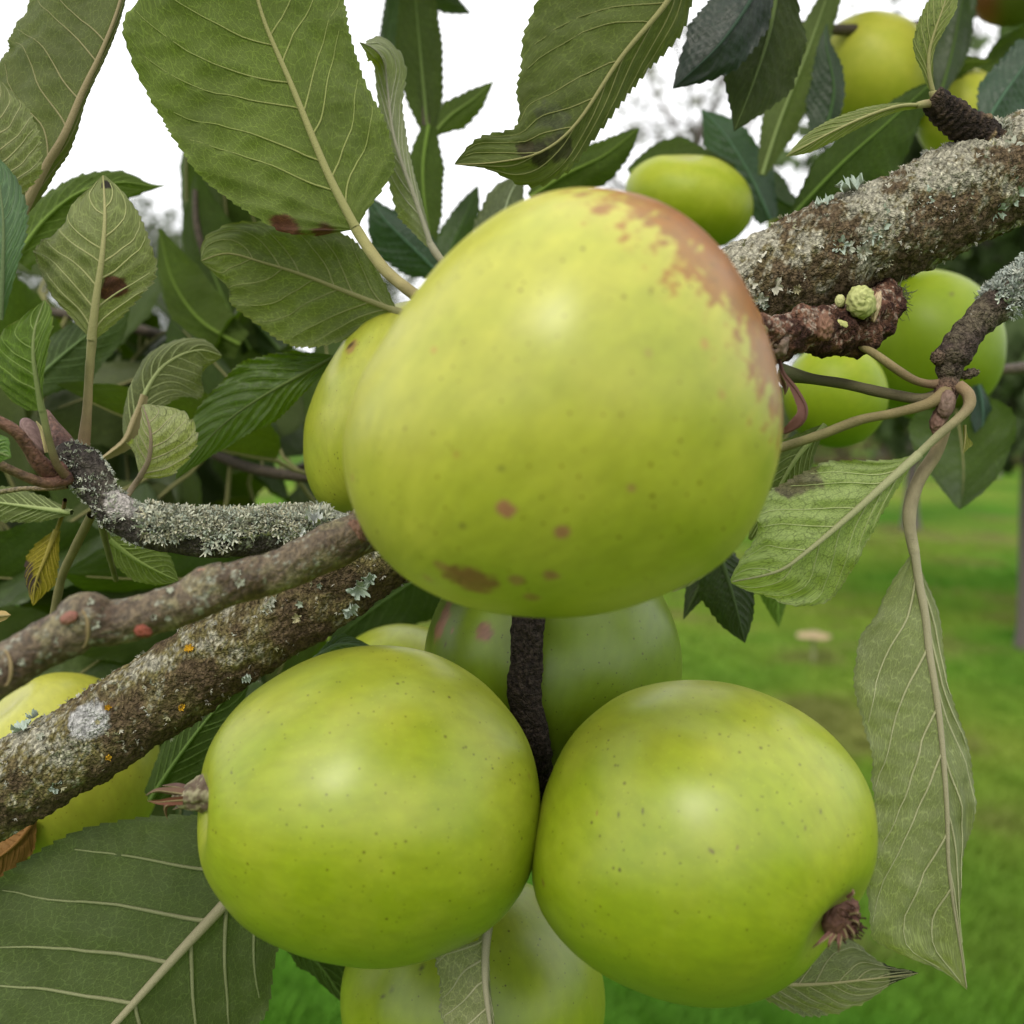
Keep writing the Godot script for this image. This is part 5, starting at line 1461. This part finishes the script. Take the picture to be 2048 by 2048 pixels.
func make_apples() -> void:
	var to_stalk := Vector3(0.663, 0.683, -0.31).normalized()
	var rust := func(n: Vector3, pos: Vector3, low: float) -> Color:
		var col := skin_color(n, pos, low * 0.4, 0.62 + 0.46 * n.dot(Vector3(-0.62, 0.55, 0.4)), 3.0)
		var e := n.dot(to_stalk)
		var around := atan2(n.dot(Vector3(-0.2, 0.5, 0.84)), n.dot(Vector3(0.74, -0.5, 0.4)))
		var streak := grain.get_noise_2d(around * 190.0, e * 60.0) * 0.16 + fine.get_noise_3dv(pos * 330.0) * 0.15 + fine.get_noise_3dv(pos * 900.0) * 0.05
		e += 0.07 * smoothstep(0.5, -0.2, n.y) - 0.10 * smoothstep(0.72, 0.95, n.y)
		var dust := fine.get_noise_3dv(pos * 1500.0) * 0.10
		var r := smoothstep(0.41, 0.55, e + streak + dust) * (0.85 + 0.15 * smoothstep(0.5, 0.8, e))
		r = maxf(r, 0.6 * smoothstep(0.30, 0.42, dust * 2.6 + (e - 0.30) * 0.8))
		var blush := smoothstep(0.22, 0.58, e + streak * 0.6)
		col = mix(col, lin(0.56, 0.46, 0.07), blush * 0.45)
		return mix(col, lin(0.25, 0.070, 0.003) * (1.0 + 0.25 * fine.get_noise_3dv(pos * 500.0)), r * 0.96)
	var pinkish := lin(0.34, 0.145, 0.085)
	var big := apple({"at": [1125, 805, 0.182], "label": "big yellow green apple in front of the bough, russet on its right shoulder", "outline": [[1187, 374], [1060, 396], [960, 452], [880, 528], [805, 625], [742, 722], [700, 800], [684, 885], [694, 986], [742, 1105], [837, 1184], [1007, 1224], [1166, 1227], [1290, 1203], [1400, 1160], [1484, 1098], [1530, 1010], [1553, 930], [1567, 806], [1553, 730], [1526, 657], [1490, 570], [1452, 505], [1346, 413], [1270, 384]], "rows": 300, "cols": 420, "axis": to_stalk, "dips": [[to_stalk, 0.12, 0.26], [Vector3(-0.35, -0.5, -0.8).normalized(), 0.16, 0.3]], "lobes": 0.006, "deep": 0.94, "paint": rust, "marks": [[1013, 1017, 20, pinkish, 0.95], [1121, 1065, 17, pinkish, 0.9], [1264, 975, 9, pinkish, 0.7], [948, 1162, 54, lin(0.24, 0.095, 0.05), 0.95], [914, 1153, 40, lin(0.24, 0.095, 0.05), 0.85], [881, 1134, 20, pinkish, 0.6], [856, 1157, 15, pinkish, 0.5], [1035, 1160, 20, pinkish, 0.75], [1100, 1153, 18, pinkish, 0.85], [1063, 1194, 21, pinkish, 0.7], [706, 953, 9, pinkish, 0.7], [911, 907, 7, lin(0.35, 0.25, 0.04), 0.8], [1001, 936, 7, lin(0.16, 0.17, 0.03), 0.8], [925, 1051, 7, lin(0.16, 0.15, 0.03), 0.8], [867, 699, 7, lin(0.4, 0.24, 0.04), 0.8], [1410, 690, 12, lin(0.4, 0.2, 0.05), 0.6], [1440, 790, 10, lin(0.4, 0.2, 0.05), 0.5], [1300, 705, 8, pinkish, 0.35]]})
	knob("stalk_knob", 1504, 634, 0.194, 17, 30, 16, 0.06, 30.0, lin(0.36, 0.15, 0.025), lin(0.30, 0.15, 0.02), soft_skin_mat, big, 0.5)
	stalk("stalk", [[1420, 640, 0.188, 11], [1480, 650, 0.199, 11], [1510, 655, 0.208, 10], [1540, 665, 0.225, 11]], lin(0.22, 0.18, 0.08), big)

	# lower left apple, its dry flower end pointing left
	var plain := func(y: float, sd: float) -> Callable:
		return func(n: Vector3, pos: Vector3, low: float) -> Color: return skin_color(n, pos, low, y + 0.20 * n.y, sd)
	var end_l := Vector3(-0.96, 0.02, 0.26).normalized()
	var ll := apple({"at": [742, 1617, 0.232], "label": "lower left apple whose dry flower end points left", "outline": [[780, 1295], [678, 1299], [572, 1341], [477, 1410], [419, 1484], [393, 1560], [386, 1632], [390, 1696], [408, 1760], [456, 1823], [551, 1892], [657, 1924], [763, 1934], [880, 1913], [975, 1866], [1039, 1802], [1071, 1717], [1081, 1632], [1079, 1537], [1044, 1452], [975, 1378], [880, 1314]], "rows": 220, "cols": 300, "axis": -end_l, "dips": [[end_l, 0.13, 0.17], [-end_l, 0.12, 0.3]], "lobes": 0.010, "paint": plain.call(0.24, 5.0), "marks": [[461, 1546, 4, lin(0.1, 0.08, 0.03), 0.9], [455, 1850, 3, lin(0.1, 0.08, 0.03), 0.8], [1058, 1552, 9, lin(0.25, 0.22, 0.03), 0.7]]})
	calyx_left(ll)
	var end_r := Vector3(0.80, -0.46, 0.36).normalized()
	var lr := apple({"at": [1412, 1690, 0.226], "label": "lower right apple whose brown flower end points down to the right", "outline": [[1113, 1510], [1085, 1622], [1064, 1717], [1060, 1765], [1083, 1838], [1145, 1908], [1219, 1961], [1325, 2003], [1431, 2016], [1505, 2009], [1590, 1961], [1653, 1908], [1700, 1845], [1738, 1781], [1762, 1696], [1754, 1632], [1728, 1548], [1664, 1473], [1579, 1410], [1484, 1373], [1378, 1357], [1272, 1373], [1177, 1431]], "rows": 220, "cols": 300, "axis": -end_r, "dips": [[end_r, 0.15, 0.24], [-end_r, 0.12, 0.3]], "lobes": 0.012, "paint": plain.call(0.17, 9.0), "marks": [[1087, 1767, 8, lin(0.16, 0.08, 0.03), 0.8], [1192, 1626, 4, lin(0.25, 0.13, 0.04), 0.9], [1237, 1627, 4, lin(0.07, 0.05, 0.02), 0.9], [1288, 1621, 3.5, lin(0.07, 0.05, 0.02), 0.9], [1641, 1622, 5, lin(0.1, 0.07, 0.03), 0.9], [1424, 1703, 5, lin(0.12, 0.08, 0.03), 0.9], [1475, 1697, 4, lin(0.14, 0.09, 0.03), 0.9], [1166, 1852, 5, lin(0.1, 0.07, 0.03), 0.8], [1610, 1658, 4, lin(0.15, 0.09, 0.03), 0.8]]})
	calyx_right(lr)
	# behind
	apple({"at": [815, 822, 0.292], "label": "apple half hidden behind the left side of the big one, with one brown scar", "outline": [[811, 600], [731, 640], [668, 714], [626, 786], [607, 869], [606, 954], [625, 1006], [657, 1033], [730, 1046], [850, 1050], [960, 1010], [1020, 900], [1020, 800], [990, 690], [910, 620]], "axis": Vector3(0.3, 0.7, -0.6), "rows": 140, "cols": 200, "paint": plain.call(0.62, 13.0), "marks": [[704, 690, 21, lin(0.30, 0.17, 0.06), 0.9], [703, 690, 8, lin(0.07, 0.04, 0.02), 0.9], [800, 640, 6, pinkish, 0.6]]})
	apple({"at": [1106, 1325, 0.288], "label": "shaded apple behind the hanging dark spur, with brown scars", "r": 259.0, "axis": Vector3(0.1, 0.8, -0.5), "rows": 140, "cols": 200, "paint": plain.call(-0.16, 17.0), "marks": [[968, 1268, 23, lin(0.20, 0.09, 0.05), 0.95], [886, 1235, 26, pinkish, 0.9], [876, 1262, 26, pinkish, 0.9], [896, 1215, 22, pinkish, 0.7], [905, 1262, 7, pinkish, 0.8], [888, 1289, 6, lin(0.12, 0.06, 0.03), 0.9]]})  # yellow kept low so the skin colour itself carries the shade
	apple({"at": [805, 1420, 0.335], "label": "apple deep in the shade between bough and lower left apple", "r": 172.0, "paint": plain.call(0.15, 19.0)})
	apple({"at": [945, 2010, 0.287], "label": "lowest apple, behind the grey hanging leaf", "r": 266.0, "axis": Vector3(0.0, 0.9, 0.3), "rows": 130, "cols": 180, "paint": plain.call(0.05, 23.0), "marks": [[844, 1937, 7, lin(0.06, 0.06, 0.02), 0.9], [763, 1994, 5, lin(0.06, 0.06, 0.02), 0.9], [783, 1980, 8, lin(0.1, 0.1, 0.03), 0.6]]})
	apple({"at": [128, 1540, 0.315], "label": "yellow apple behind the bough at lower left", "r": 196.0, "axis": Vector3(-0.3, 0.9, 0.1), "dips": [[Vector3(-0.55, 0.75, 0.35).normalized(), 0.12, 0.3]], "paint": plain.call(0.86, 29.0)})
	apple({"at": [1378, 398, 0.42], "label": "small round apple above the big one, stalk hollow on top", "r": 132.0, "soft": true, "axis": Vector3(0.1, 0.94, 0.33), "deep": 1.0, "outline": [[1248, 370], [1262, 340], [1300, 318], [1350, 308], [1400, 310], [1450, 326], [1490, 358], [1508, 400], [1500, 450], [1460, 486], [1400, 502], [1340, 490], [1280, 450]], "dips": [[Vector3(0.0, 0.96, 0.25).normalized(), 0.10, 0.3]], "paint": plain.call(0.25, 31.0)})
	apple({"at": [1752, 148, 0.46], "label": "yellow apple at upper right, pale top against the sky", "r": 128.0, "soft": true, "paint": plain.call(0.75, 37.0)})
	apple({"at": [1925, 232, 0.46], "label": "yellow green apple behind the ringed spur", "r": 100.0, "soft": true, "paint": plain.call(0.70, 41.0)})
	apple({"at": [1862, 690, 0.43], "label": "shaded apple behind the right-hand twig", "r": 152.0, "soft": true, "paint": plain.call(-0.12, 43.0), "marks": [[1903, 589, 6, lin(0.12, 0.1, 0.03), 0.9]]})  # skin darkened to hold the shade of the canopy
	apple({"at": [1672, 790, 0.37], "label": "dark green apple between the big apple and the stalks", "r": 106.0, "soft": true, "paint": plain.call(0.02, 47.0)})
	apple({"at": [1580, 448, 0.45], "label": "bit of an apple showing over the bough beside the small round one", "r": 46.0, "soft": true, "paint": plain.call(0.3, 53.0)})
	apple({"at": [2010, -30, 0.44], "label": "brownish apple in the upper right corner", "r": 84.0, "soft": true, "paint": func(n, pos, low): return mix(lin(0.10, 0.12, 0.02), lin(0.20, 0.08, 0.04), smoothstep(0.1, -0.5, n.x))})


func sepal(parent: Node3D, mid: Array, w: float, tint: Color, twist: float) -> void:
	leaf(parent, {"called": "sepal", "plain": true, "rows": 36, "cols": 6, "soften": false, "mid": mid, "w": [[0, w, w], [0.35, w * 0.85, w * 0.85], [0.75, w * 0.4, w * 0.4], [1, 0, 0]], "tint": tint, "edge": tint * 0.8, "fl": twist, "fr": twist, "rib": 0.00025, "tooth": 0.0002, "wave": 0.0008, "puff": 0.0, "mat": dry_mat})


func calyx_left(a: Node3D) -> void:
	var c := bark("calyx", [[444, 1588, 0.226, 30], [420, 1586, 0.224, 36], [396, 1590, 0.223, 32], [374, 1594, 0.223, 24], [358, 1596, 0.223, 15], [346, 1597, 0.223, 9]], 60, 44, func(p, n, along, r):
		return r * (0.38 * grain.get_noise_3dv(Vector3(p.x * 1500.0, p.y * 5200.0, p.z * 5200.0)) + 0.16 * fine.get_noise_3dv(p * 900.0)), func(p, n, along, h):
		return mix(lin(0.11, 0.08, 0.055), lin(0.27, 0.245, 0.15), smoothstep(-0.3, 0.4, fine.get_noise_3dv(p * 1200.0) + h * 2.0)), dry_mat, a)
	var n: Node3D = c.node
	sepal(n, [[366, 1588, 0.221], [340, 1584, 0.221], [312, 1582, 0.221], [289, 1592, 0.222]], 9, lin(0.13, 0.075, 0.05), 40)
	sepal(n, [[366, 1600, 0.220], [338, 1602, 0.219], [318, 1604, 0.219], [293, 1601, 0.220]], 9, lin(0.13, 0.05, 0.03), -30)
	sepal(n, [[372, 1580, 0.225], [352, 1574, 0.226], [334, 1572, 0.230], [322, 1571, 0.232]], 8, lin(0.12, 0.07, 0.055), 40)
	sepal(n, [[352, 1606, 0.223], [332, 1612, 0.223], [330, 1626, 0.224], [336, 1640, 0.225]], 6, lin(0.13, 0.05, 0.035), 30)
	sepal(n, [[380, 1608, 0.223], [356, 1616, 0.225], [344, 1620, 0.230]], 8, lin(0.12, 0.085, 0.06), 30)


func calyx_right(a: Node3D) -> void:
	var c := knob("calyx", 1682, 1836, 0.208, 34, 46, 16, 0.25, 40.0, lin(0.07, 0.035, 0.028), lin(0.15, 0.075, 0.055), dry_mat, a, -0.55)
	var dark := lin(0.085, 0.04, 0.032)
	for q in [[[1664, 1868], [1640, 1886], [1622, 1898]], [[1672, 1870], [1660, 1888], [1657, 1900]], [[1684, 1868], [1680, 1890], [1677, 1908]], [[1695, 1850], [1708, 1868], [1704, 1884]], [[1700, 1838], [1716, 1846], [1718, 1860]], [[1700, 1828], [1716, 1826], [1717, 1838]], [[1698, 1800], [1708, 1786], [1705, 1776]], [[1688, 1858], [1694, 1876], [1686, 1884]]]:
		sepal(c, [[q[0][0], q[0][1], 0.203], [q[1][0], q[1][1], 0.201], [q[2][0], q[2][1], 0.203]], 6, dark * rng.randf_range(0.8, 1.7), 40)
	var s := Shape.new()
	rng.seed = 88
	for k in 26:           # dry stamens
		var x := 1692.0 + rng.randfn(0, 9)
		var y := 1838.0 + rng.randfn(0, 18)
		var p := PackedVector3Array()
		var r := PackedFloat32Array()
		for e in 5:
			p.append(spot(x, y, 0.205 - 0.0008 * e))
			r.append(0.00022)
			x += rng.randf_range(2, 8)
			y += rng.randf_range(-2, 6) + 0.8 * e
		add_tube(s, p, r, 4, lin(0.12, 0.06, 0.04), lin(0.05, 0.025, 0.02))
	part("stamens", commit(s), dry_mat, c)
